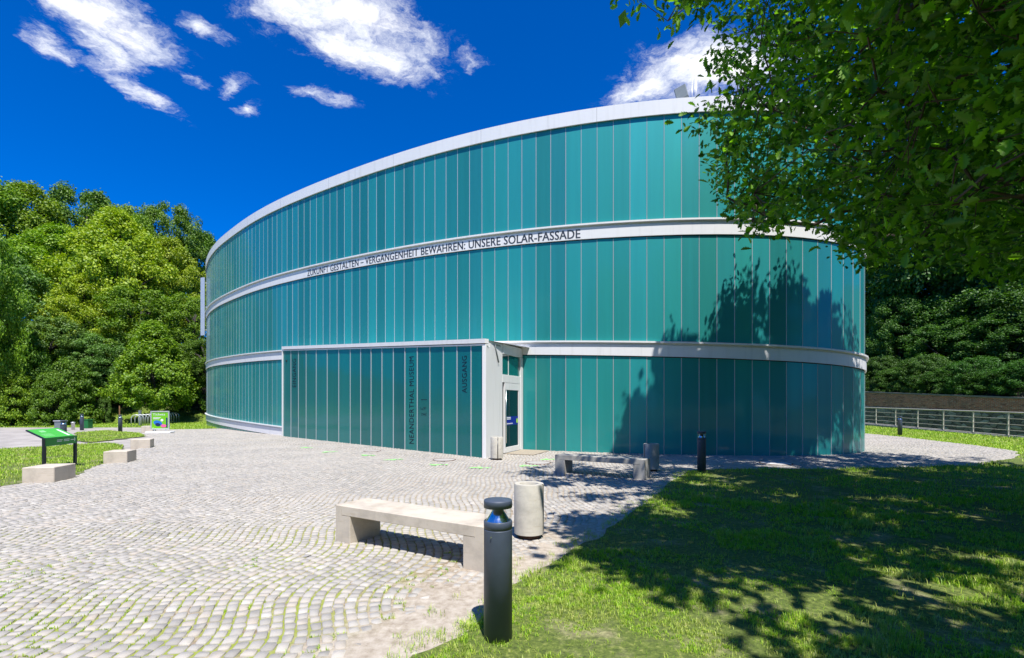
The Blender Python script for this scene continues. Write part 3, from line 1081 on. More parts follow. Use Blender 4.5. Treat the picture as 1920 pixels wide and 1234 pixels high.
sheet('path', PATH, -0.030, M['gravel'])
PBED = [(p[0] + .35, p[1] - .25) if p in PAVE_FRONT[9:] else p for p in PAVE]
sheet('plaza_bed', PBED, -0.012, M['sand'])
sheet('lawn', LAWN, 0.004, M['turf'], jitter=0.035)
sheet('lawn', LAWN_L, 0.004, M['turf'], jitter=0.05)
sheet('lawn', LAWN_M, 0.004, M['turf'], jitter=0.08)

# --- granite setts laid in waves
P0 = 0.102
rows = np.arange(-30.0, 20.5, P0)
sx, sy, sl = [], [], []
for r_ in rows:
    y = 0.6 + rng.uniform(0, .1)
    ln_ = P0 * np.clip(rng.normal(1.0, .16, 330), .68, 1.4)
    yy = y + np.cumsum(ln_) - ln_ / 2
    k_ = yy < 31
    yy, ln_ = yy[k_], ln_[k_]
    sx.append(np.full(len(yy), r_) + rng.normal(0, .003, len(yy))); sy.append(yy); sl.append(ln_)
sx = np.concatenate(sx); sy = np.concatenate(sy); sl = np.concatenate(sl)
WAV = 2.3
def wave(y, x):
    # segmental waves, shallow by the lawn and deeper across the forecourt
    q = (y + 0.5 * np.sin(x * .35)) / WAV
    return (0.10 + 0.07 * np.sin(y * .31 + 1.0)) * np.sin(2 * math.pi * q)
gx = sx + wave(sy, sx) + 0.12 * np.sin(sy * .45)
gy = sy
keep = in_poly(gx, gy, PAVE)
ppx, ppy = PX(gx, gy, 0 * gx)
keep &= (ppx > -260) & (ppx < 2050) & (ppy < 1420)
fy = np.interp(gx, ring[:NF, 0][np.argsort(ring[:NF, 0])], ring[:NF, 1][np.argsort(ring[:NF, 0])])
keep &= (gy < fy + 0.1) | (gx > 12.6)
gx, gy, sl = gx[keep], gy[keep], sl[keep]
# direction of the row at each stone
dxdy = (wave(gy + .02, gx) - wave(gy - .02, gx)) / .04 + .054 * np.cos(gy * .45)
dxdy = np.clip(dxdy, -0.6, 0.6)
n_ = len(gx)
tl = np.sqrt(1 + dxdy ** 2)
ty = np.c_[dxdy / tl, 1 / tl]                          # along the row
tx = np.c_[1 / tl, -dxdy / tl]
hw = (P0 / 2 - 0.007) / np.sqrt(1 + dxdy ** 2) * rng.uniform(.86, 1.02, n_)
hl = (sl / 2 - 0.0055) * rng.uniform(.93, 1.03, n_)
# distance to the trodden lawn edge, where sand covers the stones
edge = np.array(PAVE_FRONT[12:22])
dl = np.full(n_, 9.0)
for a_, b_ in zip(edge[:-1], edge[1:]):
    ab = b_ - a_
    t_ = np.clip(((np.c_[gx, gy] - a_) @ ab) / (ab @ ab), 0, 1)
    dl = np.minimum(dl, np.hypot(gx - a_[0] - t_ * ab[0], gy - a_[1] - t_ * ab[1]))
sand_n = vnoise(np.c_[gx, gy], 2.2, 3) * .7 + vnoise(np.c_[gx, gy], 7, 4) * .3
sink = 0.017 * smooth(1.15, 0.30, dl + (sand_n - .5) * 1.1) * smooth(9, 5.5, gy)
ztop = rng.normal(0, .0022, n_) - sink
tiltx, tilty = rng.normal(0, .02, n_), rng.normal(0, .02, n_)
near = gy < 8.5
Cx = np.c_[gx, gy]


def sett_mesh(sel, rich):
    c, ux, uy = Cx[sel], tx[sel], ty[sel]
    w_, l_, z_, ax, ay = hw[sel], hl[sel], ztop[sel], tiltx[sel], tilty[sel]
    m_ = len(c)
    if rich:
        q = .76
        base = np.array([(-1, -q), (-q, -1), (q, -1), (1, -q), (1, q), (q, 1), (-q, 1), (-1, q)])
        rings = [(1.03, -0.030), (1.0, -0.006), (.92, 0.0)]
    else:
        base = np.array([(-1, -1), (1, -1), (1, 1), (-1, 1)])
        rings = [(1.0, -0.02), (.93, 0.0)]
    nb = len(base)
    jit = rng.normal(0, .085, (m_, nb, 2))
    V = np.empty((m_, len(rings) * nb, 3))
    for k_, (sc, dz_) in enumerate(rings):
        lx = (base[None, :, 0] + jit[:, :, 0]) * sc * w_[:, None]
        ly = (base[None, :, 1] + jit[:, :, 1]) * sc * l_[:, None]
        V[:, k_ * nb:(k_ + 1) * nb, 0] = c[:, None, 0] + lx * ux[:, None, 0] + ly * uy[:, None, 0]
        V[:, k_ * nb:(k_ + 1) * nb, 1] = c[:, None, 1] + lx * ux[:, None, 1] + ly * uy[:, None, 1]
        V[:, k_ * nb:(k_ + 1) * nb, 2] = z_[:, None] + dz_ + lx * ax[:, None] + ly * ay[:, None]
    fr = np.array([(k_ * nb + i, k_ * nb + (i + 1) % nb, (k_ + 1) * nb + (i + 1) % nb, (k_ + 1) * nb + i) for k_ in range(len(rings) - 1) for i in range(nb)])
    top = np.array([[(len(rings) - 1) * nb + i for i in range(nb)]])
    off = (np.arange(m_) * len(rings) * nb)
    return V.reshape(-1, 3), (off[:, None, None] + fr[None]).reshape(-1, 4), (off[:, None, None] + top[None]).reshape(-1, nb)


Va, Fa, Ta = sett_mesh(near, True)
Vb, Fb, Tb = sett_mesh(~near, False)
o_ = len(Va)
if True:
    fl = [Fa, Ta, Fb + o_, Tb + o_]
    tag(link('sett_paving', np_mesh('sett_paving', np.concatenate([Va, Vb]), fl, M['sett'])), kind='structure')

# ---------------------------------------------------------------- grass blades
def scatter(poly, n, ybias=None):
    P = np.array(poly)
    lo, hi = P.min(0), P.max(0)
    q = rng.uniform(lo, hi, (n, 2))
    return q[in_poly(q[:, 0], q[:, 1], poly)]


bl = []
def add_blades(q, h, w, z0=0.0):
    bl.append((q, np.full(len(q), h), np.full(len(q), w), np.full(len(q), z0) if np.isscalar(z0) else z0))

def visible(q, m_=60):
    x, y = PX(q[:, 0], q[:, 1], 0 * q[:, 0])
    return (q[:, 1] > 0.5) & (x > -m_) & (x < 1920 + m_) & (y < 1234 + 4 * m_)

LE = LAWN
for (y0, y1, dens, h, w) in ((2.6, 4.3, 6500, .042, .0046), (4.3, 6.2, 4000, .045, .0058), (6.2, 8.6, 2000, .05, .0085), (8.6, 12.5, 650, .055, .011), (12.5, 17.0, 260, .06, .018)):
    box = [(-1.6, y0), (16, y0), (16, y1), (-1.6, y1)]
    q = rng.uniform((-1.6, y0), (17.5, y1), (int(dens * 19.1 * (y1 - y0)), 2))
    if y1 < 9:
        q = np.repeat(q[: len(q) // 7], 7, 0) + rng.normal(0, .007 + .0012 * y0, (len(q) // 7 * 7, 2))
    q = q[visible(q)]
    jq = q + np.c_[vnoise(q, 3.5, 11) - .5, vnoise(q, 3.5, 12) - .5] * .22 + rng.normal(0, .02, q.shape)
    q = q[in_poly(jq[:, 0], jq[:, 1], LE)]
    d_ = vnoise(q, 1.1, 21) * .55 + vnoise(q, 4.3, 22) * .45
    keepp = rng.uniform(0, 1, len(q)) < np.clip(1.2 - smooth(.44, .66, d_) * 1.15, .06, 1)
    q = q[keepp]
    hh = h * (0.35 + 1.7 * vnoise(q, 4.5, 23) * vnoise(q, 1.3, 24) + .35 * vnoise(q, 11, 25))
    bl.append((q, hh, np.full(len(q), w), np.full(len(q), 0.0)))
for poly, dens, h, w in ((LAWN_L, 420, .06, .015), (LAWN_M, 220, .06, .02)):
    P = np.array(poly); ar = np.prod(P.max(0) - P.min(0))
    q = scatter(poly, int(dens * ar)); q = q[visible(q)]
    d_ = vnoise(q, .9, 31)
    q = q[rng.uniform(0, 1, len(q)) < 1.2 - smooth(.5, .8, d_)]
    bl.append((q, np.full(len(q), h), np.full(len(q), w), np.zeros(len(q))))
# far strip by the railing and the grass left of the building
q = rng.uniform((12, 13), (24, 40), (60000, 2)); q = q[visible(q)]
q = q[~in_poly(q[:, 0], q[:, 1], PAVE) & ~in_poly(q[:, 0], q[:, 1], LAWN) & (q[:, 0] < 22.45 + (q[:, 1] - 21.7) * .141)]
bl.append((q, np.full(len(q), .09), np.full(len(q), .025), hill(q[:, 0], q[:, 1])))
q = rng.uniform((-42, 29), (-20, 43), (26000, 2)); q = q[visible(q)]
q = q[~in_poly(q[:, 0], q[:, 1], PAVE) & ~in_poly(q[:, 0], q[:, 1], PATH)]
bl.append((q, np.full(len(q), .10), np.full(len(q), .035), hill(q[:, 0], q[:, 1])))
# moss and grass tufts in the sett joints near the camera
sel = near & (gy < 7.5) & (gx < -0.2 + 0.1 * gy)
cand = np.where(sel)[0]
pr = smooth(.38, .60, vnoise(Cx[cand], .9, 41) * .6 + vnoise(Cx[cand], 3, 42) * .4) * smooth(7.5, 4.2, gy[cand]) * smooth(0.35, 1.0, dl[cand])
cand = cand[rng.uniform(0, 1, len(cand)) < pr * .8]
tq = []
for c in cand:
    k_ = rng.integers(6, 22)
    if rng.uniform() < .68:
        u_ = rng.uniform(-1, 1, k_) * hl[c]
        p = Cx[c] + tx[c] * (hw[c] + .006) * rng.choice([-1, 1]) + u_[:, None] * ty[c]
    else:
        u_ = rng.uniform(-1, 1, k_) * hw[c]
        p = Cx[c] + ty[c] * (hl[c] + .006) * rng.choice([-1, 1]) + u_[:, None] * tx[c]
    tq.append(p + rng.normal(0, .004, p.shape))
tq = np.concatenate(tq)
bl.append((tq, rng.uniform(.014, .028, len(tq)), np.full(len(tq), .005), np.full(len(tq), -.010)))
# stray tufts along the lawn edge and round the bollard
ed = np.array(PAVE_FRONT[14:22])
for k in range(240):
    i = rng.integers(0, len(ed) - 1)
    p = ed[i] + (ed[i + 1] - ed[i]) * rng.uniform() + rng.normal(0, .14, 2)
    m_ = rng.integers(8, 26)
    qq = p + rng.normal(0, .03, (m_, 2))
    bl.append((qq, rng.uniform(.02, .055, m_), np.full(m_, .0036), np.full(m_, -.004)))
for k in range(40):
    an = rng.uniform(0, 2 * math.pi)
    p = np.array([-0.1 + .115 * math.cos(an), 3.435 + .115 * math.sin(an)])
    qq = p + rng.normal(0, .02, (14, 2))
    bl.append((qq, rng.uniform(.02, .05, 14), np.full(14, .0034), np.full(14, 0.0)))
bl = [(b_[0][k_], b_[1][k_], b_[2][k_], b_[3][k_]) for b_ in bl for k_ in [(np.hypot(b_[0][:, 0] + .1, (b_[0][:, 1] - 3.40) * .8) > .20) | (rng.uniform(0, 1, len(b_[0])) < .22)]]
q = np.concatenate([b_[0] for b_ in bl]); h = np.concatenate([b_[1] for b_ in bl]); w = np.concatenate([b_[2] for b_ in bl]); z0 = np.concatenate([b_[3] for b_ in bl])
nb_ = len(q)
an = rng.uniform(0, 2 * math.pi, nb_)
lean = np.abs(rng.normal(0, .55, nb_)) + .1
h = h * rng.uniform(.6, 1.35, nb_)
dx, dy = np.cos(an), np.sin(an)
wx, wy = -dy * w / 2, dx * w / 2
b0_ = np.c_[q[:, 0] - wx, q[:, 1] - wy, z0]; b1_ = np.c_[q[:, 0] + wx, q[:, 1] + wy, z0]
mx = q + np.c_[dx, dy] * (h * lean * .35)[:, None]
m0 = np.c_[mx[:, 0] - wx * .8, mx[:, 1] - wy * .8, z0 + h * .6]; m1_ = np.c_[mx[:, 0] + wx * .8, mx[:, 1] + wy * .8, z0 + h * .6]
tp = np.c_[q + np.c_[dx, dy] * (h * lean)[:, None], z0 + h * np.clip(1.05 - lean * .28, .5, 1)]
V = np.stack([b0_, b1_, m1_, m0, tp], 1).reshape(-1, 3)
o5 = np.arange(nb_) * 5
tag(link('grass', np_mesh('grass', V, [np.c_[o5, o5 + 1, o5 + 2, o5 + 3], np.c_[o5 + 3, o5 + 2, o5 + 4]], M['blade'])), kind='stuff')
print('blades', nb_, 'setts', n_)

# ---------------------------------------------------------------- bollard lamps
def make_bollard(loc, label):
    r = empty('bollard_lamp', loc)
    tag(r, label, 'bollard lamp', 'anthracite bollard lamps along the paving')
    MB().lathe([(.1015, -.05), (.1015, .775), (.1015, .782)], 40).build('post', M['anthracite'], r)
    MB().lathe([(.099, .782), (.099, .786), (.1015, .787), (.1015, .836), (.0985, .840), (.086, .840), (.085, .825)], 40, cap=False).build('collar', M['anthracite'], r)
    MB().lathe([(.090, .824), (.084, .842), (.062, .876), (.042, .908), (.030, .930), (.030, .94)], 40).build('reflector', M['reflector'], r)
    MB().lathe([(.096, .838), (.096, .934)], 40, cap=False).build('lamp_glass', M['lamp_glass'], r)
    MB().lathe([(.092, .934), (.1015, .934), (.1015, .980), (.099, .986), (.05, .991), (.004, .992)], 40).build('cap', M['anthracite'], r)
    b_ = MB()
    b_.tube([(-.045, -.1005, .745), (-.045, -.106, .745)], .005, 8)
    b_.build('screw', M['steel'], r)
    return r

m, t, b = mat('lamp_clear_glass')
t.n.remove(b)
tr = t.node('ShaderNodeBsdfTransparent', {'Color': (0.93, 0.95, 0.95)})
gl = t.node('ShaderNodeBsdfGlossy', {'Roughness': 0.02})
lw = t.node('ShaderNodeLayerWeight', {'Blend': 0.15})
mx_ = t.node('ShaderNodeMixShader', {0: t.math('MULTIPLY', lw.outputs[1], 0.35), 1: tr.outputs[0], 2: gl.outputs[0]})
t.l.new(mx_.outputs[0], t.n['Material Output'].inputs['Surface'])
M['lamp_glass'] = m
bol = make_bollard((-0.10, 3.435, 0), 'nearest bollard lamp, rising from the lawn edge in front of the bench')
for (x, y, lab) in ((4.63, 11.75, 'bollard lamp at the shaded lawn corner in front of the glass wall'),
                    (-22.8, 28.0, 'bollard lamp on the grass left of the bicycle hoops and the ticket board'),
                    (-27.0, 30.2, 'far bollard lamp under the trees beside the small green box'),
                    (-17.9, 19.2, 'bollard lamp partly hidden behind the green information desk'),
                    (20.2, 25.05, 'bollard lamp on the sunny grass strip by the railing')):
    c = copy_tree(bol)
    c.location = (x, y, float(hill(x, y)) + .03 if x > 19 else 0)
    c.rotation_euler = (0, 0, rng.uniform(-.4, .4))
    c['label'] = lab

# ---------------------------------------------------------------- benches
def make_bench(A_, label, material):
    u = np.array([.8695, -.494]); a = math.atan2(u[1], u[0])
    r = empty('concrete_bench', (A_[0], A_[1], 0), a)
    tag(r, label, 'bench', 'concrete benches')
    Ln, D, H_ = 2.14, .50, .44
    MB().box(.101, Ln - .101, 0.0, D, .325, H_, .006).build('seat', material, r)
    for s0, s1, s2 in ((0, .10, .25), (Ln - .25, Ln - .10, Ln)):
        mb = MB()
        if s0 == 0:
            pr = [(0, -.03), (.25, -.03), (.25, .323), (.0985, .323), (.0985, H_ - .004), (.094, H_), (.006, H_), (0, H_ - .006)]
        else:
            pr = [(Ln, -.03), (Ln, H_ - .006), (Ln - .006, H_), (Ln - .094, H_), (Ln - .0985, H_ - .004), (Ln - .0985, .323), (Ln - .25, .323), (Ln - .25, -.03)]
            pr = pr[:1] + pr[1:]
        n_ = len(pr)
        # chamfered front and back edges
        V = []
        cx_ = sum(p[0] for p in pr) / n_
        def shr(p): return (p[0] + (.005 if p[0] < cx_ else -.005), p[1] - (.005 if p[1] > .4 else 0))
        for yy, f_ in ((0.001, shr), (.006, lambda p: p), (D - .006, lambda p: p), (D - .001, shr)):
            V += [(f_(p)[0], yy, f_(p)[1]) for p in pr]
        Fs = [(k * n_ + i, k * n_ + (i + 1) % n_, (k + 1) * n_ + (i + 1) % n_, (k + 1) * n_ + i) for k in range(3) for i in range(n_)]
        Fs += [tuple(range(n_ - 1, -1, -1)), tuple(range(3 * n_, 4 * n_))]
        mb.add(V, Fs)
        o = mb.build('leg', material, r)
        bm_fix(o)
    return r


def bm_fix(o):
    import bmesh
    bm = bmesh.new(); bm.from_mesh(o.data)
    bmesh.ops.recalc_face_normals(bm, faces=bm.faces)
    bm.to_mesh(o.data); bm.free()


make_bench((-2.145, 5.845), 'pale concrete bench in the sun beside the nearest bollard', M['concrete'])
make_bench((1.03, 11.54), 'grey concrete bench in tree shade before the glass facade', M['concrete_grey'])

# ---------------------------------------------------------------- litter bins
def make_bin(loc, label, material, rz):
    r = empty('litter_bin', loc, rz)
    tag(r, label, 'litter bin', 'cylindrical litter bins')
    MB().lathe([(.135, -.03), (.135, .055)], 36).build('base', M['rust'], r)
    mb = MB()
    # body shell with an open slit at the side
    n = 46
    a0 = math.radians(4)
    for (ra, zs) in ((.187, None),):
        V = []
        pr = [(.187, .05), (.187, .655), (.181, .667), (.120, .667), (.112, .655), (.112, .45)]
        for (rr, z) in pr:
            for k in range(n + 1):
                t_ = a0 + (2 * math.pi - 2 * a0) * k / n
                V.append((rr * math.cos(t_), rr * math.sin(t_), z))
        Fs = [(i * (n + 1) + k, i * (n + 1) + k + 1, (i + 1) * (n + 1) + k + 1, (i + 1) * (n + 1) + k) for i in range(len(pr) - 1) for k in range(n)]
        mb.add(V, Fs, True)
    bo = mb.build('body', material, r)
    try: bo.data.set_sharp_from_angle(angle=math.radians(40))
    except Exception: pass
    MB().lathe([(.172, .052), (.172, .60)], 32).build('liner', M['black_paint'], r)
    MB().lathe([(.110, .44), (.110, .46)], 24).build('opening', M['black_paint'], r)
    return r

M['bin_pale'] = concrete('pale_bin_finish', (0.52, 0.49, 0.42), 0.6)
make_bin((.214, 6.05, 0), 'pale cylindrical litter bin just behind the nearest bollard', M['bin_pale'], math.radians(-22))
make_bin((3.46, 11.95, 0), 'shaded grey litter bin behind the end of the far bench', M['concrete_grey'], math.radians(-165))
make_bin((-.45, 14.32, 0), 'litter bin with a vertical slit beside the exit door', M['bin_pale'], math.radians(-80))

# ---------------------------------------------------------------- stone blocks
for (cx, cy, rz, lx, ly, hh, lab) in ((-10.06, 10.47, 12, .58, .68, .32, 'stone seat block in front of the green information desk, nearest of its row'),
                                       (-11.22, 13.78, 18, .56, .62, .32, 'stone seat block at the lawn edge, second from the information desk'),
                                       (-13.98, 18.2, 26, .60, .66, .32, 'stone seat block at the lawn tip, third from the information desk'),
                                       (-21.3, 28.2, 22, .56, .60, .34, 'small stone block standing behind the ticket board')):
    o = MB().box(-lx / 2, lx / 2, -ly / 2, ly / 2, -.03, hh, .012).build('stone_block', M['concrete'])
    o.location = (cx, cy, 0); o.rotation_euler = (0, 0, math.radians(rz))
    tag(o, lab, 'stone block', 'stone blocks along the forecourt edge')

# ---------------------------------------------------------------- information desk
desk = empty('information_desk', (-11.5, 12.2, 0))
tag(desk, 'green slanted information desk on two black posts with a white arrow', 'information board')
Lf, Rf, Lb, Rb = (Vector(p) - Vector((-11.5, 12.2, 0)) for p in ((-11.38, 11.70, .815), (-11.58, 12.75, .815), (-12.08, 11.95, 1.01), (-12.28, 13.0, 1.01)))
def quadslab(mb, a_, b_, c_, d_, th):
    n = (b_ - a_).cross(d_ - a_).normalized()
    if n.z < 0: n = -n
    top = [a_, b_, c_, d_]; bot = [p - n * th for p in top]
    mb.add([*top, *bot], [(0, 1, 2, 3), (7, 6, 5, 4), (0, 4, 5, 1), (1, 5, 6, 2), (2, 6, 7, 3), (3, 7, 4, 0)])
    return n
mb = MB(); nrm = quadslab(mb, Lf, Rf, Rb, Lb, .03)
fr_ = mb.build('desk_frame', M['black_paint'], desk); bm_fix(fr_)
def on_desk(u, v, e=.004): return Lf + (Rf - Lf) * u + (Lb - Lf) * v + nrm * e
mb = MB()
mb.add([on_desk(u, v, .003) for u, v in ((.03, .02), (.99, .02), (.99, .98), (.03, .98))], [(0, 1, 2, 3)])
pl = mb.build('printed_plate', M['green_sign'], desk); bm_fix(pl)
mb = MB()
for (u0_, u1_, v0_, v1_) in ((.82, .90, .10, .80),):
    mb.add([on_desk(u, v, .005) for u, v in ((u0_, v0_), (u1_, v0_), (u1_, v1_), (u0_, v1_))], [(0, 1, 2, 3)])
mb.build('title_strip', M['plastic_white'], pl)
mb = MB()
for k in range(6):
    u0_ = .15 + .05 * k
    mb.add([on_desk(u, v, .005) for u, v in ((u0_, .15), (u0_ + .02, .15), (u0_ + .02, .45), (u0_, .45))], [(0, 1, 2, 3)])
mb.add([on_desk(u, v, .005) for u, v in ((.25, .6), (.42, .6), (.42, .8), (.25, .8))], [(0, 1, 2, 3)])
mb.build('text_block', M['green_pale'], pl)
fd = Vector((.08, -.02, 0)) * 0
mb = MB()
off = Vector((.035, .006, 0))
a_, b_ = Lf + off, Rf + off
mb.add([a_ - Vector((0, 0, .005)), b_ - Vector((0, 0, .005)), b_ - Vector((0, 0, .195)), a_ - Vector((0, 0, .195)),
        Lf - Vector((0, 0, .005)), Rf - Vector((0, 0, .005)), Rf - Vector((0, 0, .195)), Lf - Vector((0, 0, .195))],
       [(0, 1, 2, 3), (7, 6, 5, 4), (0, 4, 5, 1), (1, 5, 6, 2), (2, 6, 7, 3), (3, 7, 4, 0)])
fb = mb.build('front_board', M['green_front'], desk); bm_fix(fb)
def on_front(u, z): return Lf + off * 1.12 + (Rf - Lf) * u + Vector((0, 0, z))
mb = MB()
for (u0_, u1_, z0_, z1_) in ((.34, .52, -.075, -.060), (.34, .50, -.11, -.095), (.56, .75, -.075, -.060), (.56, .74, -.11, -.095), (.79, .95, -.098, -.082)):
    mb.add([on_front(u0_, z0_), on_front(u1_, z0_), on_front(u1_, z1_), on_front(u0_, z1_)], [(0, 1, 2, 3)])
for s in (1, -1):
    mb.add([on_front(.955, -.09), on_front(.925, -.09 + s * .05), on_front(.905, -.09 + s * .05), on_front(.93, -.09)], [(0, 1, 2, 3)])
mb.build('arrow_print', M['plastic_white'], fb)
for p in (Lf, Rf):
    mb = MB(); mb.box(p.x - .03, p.x + .032, p.y - .03, p.y + .03, -.05, p.z - .002, .004)
    mb.build('post', M['black_paint'], desk)

# ---------------------------------------------------------------- ticket board
tk = empty('ticket_board', (-19.75, 27.0, 0), math.radians(14))
tag(tk, 'lime green ticket poster stand with silver frame on a white base', 'poster stand')
MB().box(-.62, .62, -.32, .32, -.02, .10, .03).build('base', M['plastic_white'], tk)
for x_ in (-.28, .28):
    MB().box(x_ - .02, x_ + .02, -.02, .02, .10, .24).build('support', M['galv'], tk)
mb = MB()
mb.box(-.46, -.40, -.04, .04, .20, 1.23, .008); mb.box(.40, .46, -.04, .04, .20, 1.23, .008)
mb.box(-.399, .399, -.04, .04, 1.17, 1.23, .008); mb.box(-.399, .399, -.04, .04, .20, .26, .008)
mb.build('frame', M['galv'], tk)
po_ = MB().box(-.40, .40, -.02, .02, .26, 1.17).build('poster', M['poster_green'], tk)
def flat_xz(mb, pts_, y=-.024): mb.add([(x, y, z) for x, z in pts_], [tuple(range(len(pts_)))])
V, Fs = text_data('Tickets', .125)
kx = .60 / V[:, 0].max()
mb = MB().add([(-.35 + v[0] * kx, -.024, .985 + v[1]) for v in V], Fs); mb.build('lettering', M['plastic_white'], po_)
mb = MB()
for k in range(3): flat_xz(mb, [(-.33, .86 - .04 * k), (.05 - .05 * k, .86 - .04 * k), (.05 - .05 * k, .882 - .04 * k), (-.33, .882 - .04 * k)])
flat_xz(mb, [(.10 + .07 * math.cos(a), .72 + .07 * math.sin(a)) for a in np.linspace(0, 6.0, 12)])
mb.build('text_block', M['plastic_white'], po_)
def ell(mb, cx, cz, ra, rb, rot=0.0, y=-.024, n=20):
    flat_xz(mb, [(cx + ra * math.cos(a) * math.cos(rot) - rb * math.sin(a) * math.sin(rot), cz + ra * math.cos(a) * math.sin(rot) + rb * math.sin(a) * math.cos(rot)) for a in np.linspace(0, 2 * math.pi, n, endpoint=False)], y)
mb = MB(); ell(mb, -.10, .56, .22, .14, -.35); mb.build('blue_shape', M['poster_blue'], po_)
mb = MB(); ell(mb, -.10, .47, .13, .09, -.2, -.028); mb.build('dark_shape', M['poster_navy'], po_)
mb = MB(); ell(mb, .18, .40, .14, .09, 0, -.031); mb.build('pink_badge', M['poster_pink'], po_)
mb = MB(); flat_xz(mb, [(.30, .30), (.37, .30), (.37, .86), (.30, .86)]); mb.build('side_strip', M['poster_navy'], po_)

# ---------------------------------------------------------------- bicycle hoops
def make_hoop(loc, rz):
    w_, h_ = .27, .84
    p = [(-w_, 0, -.05), (-w_, 0, h_ - .27)] + [(-w_ * math.cos(a), 0, h_ - .27 + .27 * math.sin(a)) for a in np.linspace(.25, math.pi - .25, 9)] + [(w_, 0, h_ - .27), (w_, 0, -.05)]
    o = MB().tube(p, .026, 8).build('bicycle_hoop', M['galv'])
    o.location = loc; o.rotation_euler = (0, 0, rz)
    return tag(o, 'galvanised bicycle hoop in the row behind the ticket board', 'bicycle stand', 'bicycle hoops behind the ticket board')
hp = make_hoop((-26.9, 34.4, 0), math.radians(20))
for k in range(1, 14):
    c = hp.copy(); COL.objects.link(c)
    c.location = (-26.9 - 2.5 * k / 13, 34.4 + 7.6 * k / 13, float(hill(-26.9 - 2.5 * k / 13, 34.4 + 7.6 * k / 13)) + .03)

# small things by the left path
o = MB().box(-.09, .09, -.06, .06, -.05, 1.12, .01).build('service_post', M['grey_paint']); o.location = (-28.3, 36.6, 0)
tag(o, 'slim grey service post standing behind the bicycle hoops', 'post')
o = MB().box(-.04, .04, -.04, .04, -.05, 1.45, .008).build('wooden_stake', M['wood']); o.location = (-33.6, 41.2, 0)
tag(o, 'thin brown wooden stake beside the bollard near the trees', 'stake')
gb_ = empty('green_box', (-28.8, 32.6, 0))
tag(gb_, 'small dark green box at the foot of the trees', 'box')
MB().box(-.24, .24, -.2, .2, -.04, .52, .02).build('body', M['bin_green'], gb_)
MB().box(-.26, .26, -.22, .22, .522, .57, .015).build('lid', M['bin_green'], gb_)
gr_ = empty('waste_bin', (-27.6, 29.4, 0))
tag(gr_, 'square grey waste bin with a lid, behind the information desk', 'waste bin')
MB().box(-.2, .2, -.2, .2, -.04, .56, .02).build('body', M['grey_paint'], gr_)
MB().box(-.24, .24, -.24, .24, .562, .62, .015).build('lid', M['galv'], gr_)
o = MB().lathe([(.09, -.04), (.09, .40), (.11, .41), (.11, .46), (.05, .47)], 16).build('short_post', M['galv']); o.location = (-28.1, 30.8, 0)
tag(o, 'short pale post in the grass between bin and bollard', 'post')

# ---------------------------------------------------------------- ground details
def cover(x, y, r_, label, fill):
    e = empty('manhole_cover', (x, y, .006))
    tag(e, label, 'manhole cover', 'round covers in the paving')
    MB().lathe([(r_ * .93, 0), (r_ * .93, .006), (r_, .006), (r_, -.01)], 36, cap=False).build('ring', M['rust'], e)
    MB().lathe([(r_ * .92, -.01), (r_ * .92, .003)], 36).build('lid', fill, e)
cover(*G(1455, 868.8), .42, 'manhole cover with pale fill at the shaded foot of the glass wall', M['cover_fill'])
cover(*G(698, 846), .30, 'grey manhole cover in the paving, leftmost along the porch front', M['cover_grey'])
cover(*G(833, 862.5), .34, 'grey manhole cover in front of the porch near its lettering', M['cover_grey'])
cover(*G(1009, 868), .36, 'grey manhole cover in the paving by the exit door', M['cover_grey'])
for k, (px_, py_) in enumerate(((572, 839.5), (613, 848), (686, 854), (734, 862.5), (817, 872), (895, 877.5), (985, 874), (1024, 862))):
    mb = MB()
    n = 16
    for q_ in range(2):
        ph = rng.uniform(0, 6)
        rad = [(.15 if q_ == 0 else .08) * (0.7 + .35 * math.sin(3 * a + ph) + .2 * math.sin(5 * a + 2 * ph)) for a in np.linspace(0, 2 * math.pi, n, endpoint=False)]
        ox = 0 if q_ == 0 else .26
        mb.add([(ox + 1.5 * r_ * math.cos(a), r_ * math.sin(a), .010) for r_, a in zip(rad, np.linspace(0, 2 * math.pi, n, endpoint=False))], [tuple(range(n))])
    o = mb.build('ground_marking', M['marking'])
    gx_, gy_ = G(px_, py_)
    o.location = (gx_, gy_, 0); o.rotation_euler = (0, 0, rng.uniform(-.6, .6))
    tag(o, 'light green sprayed footprint mark on the setts before the entrance', 'ground marking', 'green marks on the setts', kind='structure')
mm_ = MB().box(-.75, .75, -.5, .5, 0, .018, .006).build('door_mat', M['mat'])
q_ = R_ + sd * 2.05 + sn * .56
mm_.location = (q_[0], q_[1], .006); mm_.rotation_euler = (0, 0, math.atan2(sd[1], sd[0]))
tag(mm_, 'beige door mat on the setts outside the exit door', 'door mat')

# ---------------------------------------------------------------- floodlight and rods on the roof
fi = fac(np.array([fac_index(1284)]), -0.2, Z_R)[0]
fl_ = empty('floodlight', tuple(fi))
tag(fl_, 'grey rectangular floodlight standing on the museum roof edge', 'floodlight')
MB().box(-.19, .19, -.06, .06, .14, .66, .02).build('housing', M['grey_paint'], fl_).rotation_euler = (math.radians(-12), math.radians(-14), math.radians(-30))
MB().tube([(.06, 0, -.05), (.06, 0, .2), (.16, .03, .16)], .018).build('bracket', M['grey_paint'], fl_)
MB().tube([(.12, 0, .14), (.36, .05, .05)], .03).build('arm', M['grey_paint'], fl_)
for k, (px_, h_) in enumerate(((1303, 1.0), (1309, 1.1), (1312, 1.1))):
    p = fac(np.array([fac_index(px_)]), -0.5, Z_R)[0]
    o = MB().tube([(0, 0, -.3), (0, 0, h_)], .012, 6).build('antenna_rod', M['galv']); o.location = tuple(p)
    tag(o, 'thin antenna rod standing on the roof beside the floodlight', 'antenna', 'antenna rods on the roof')

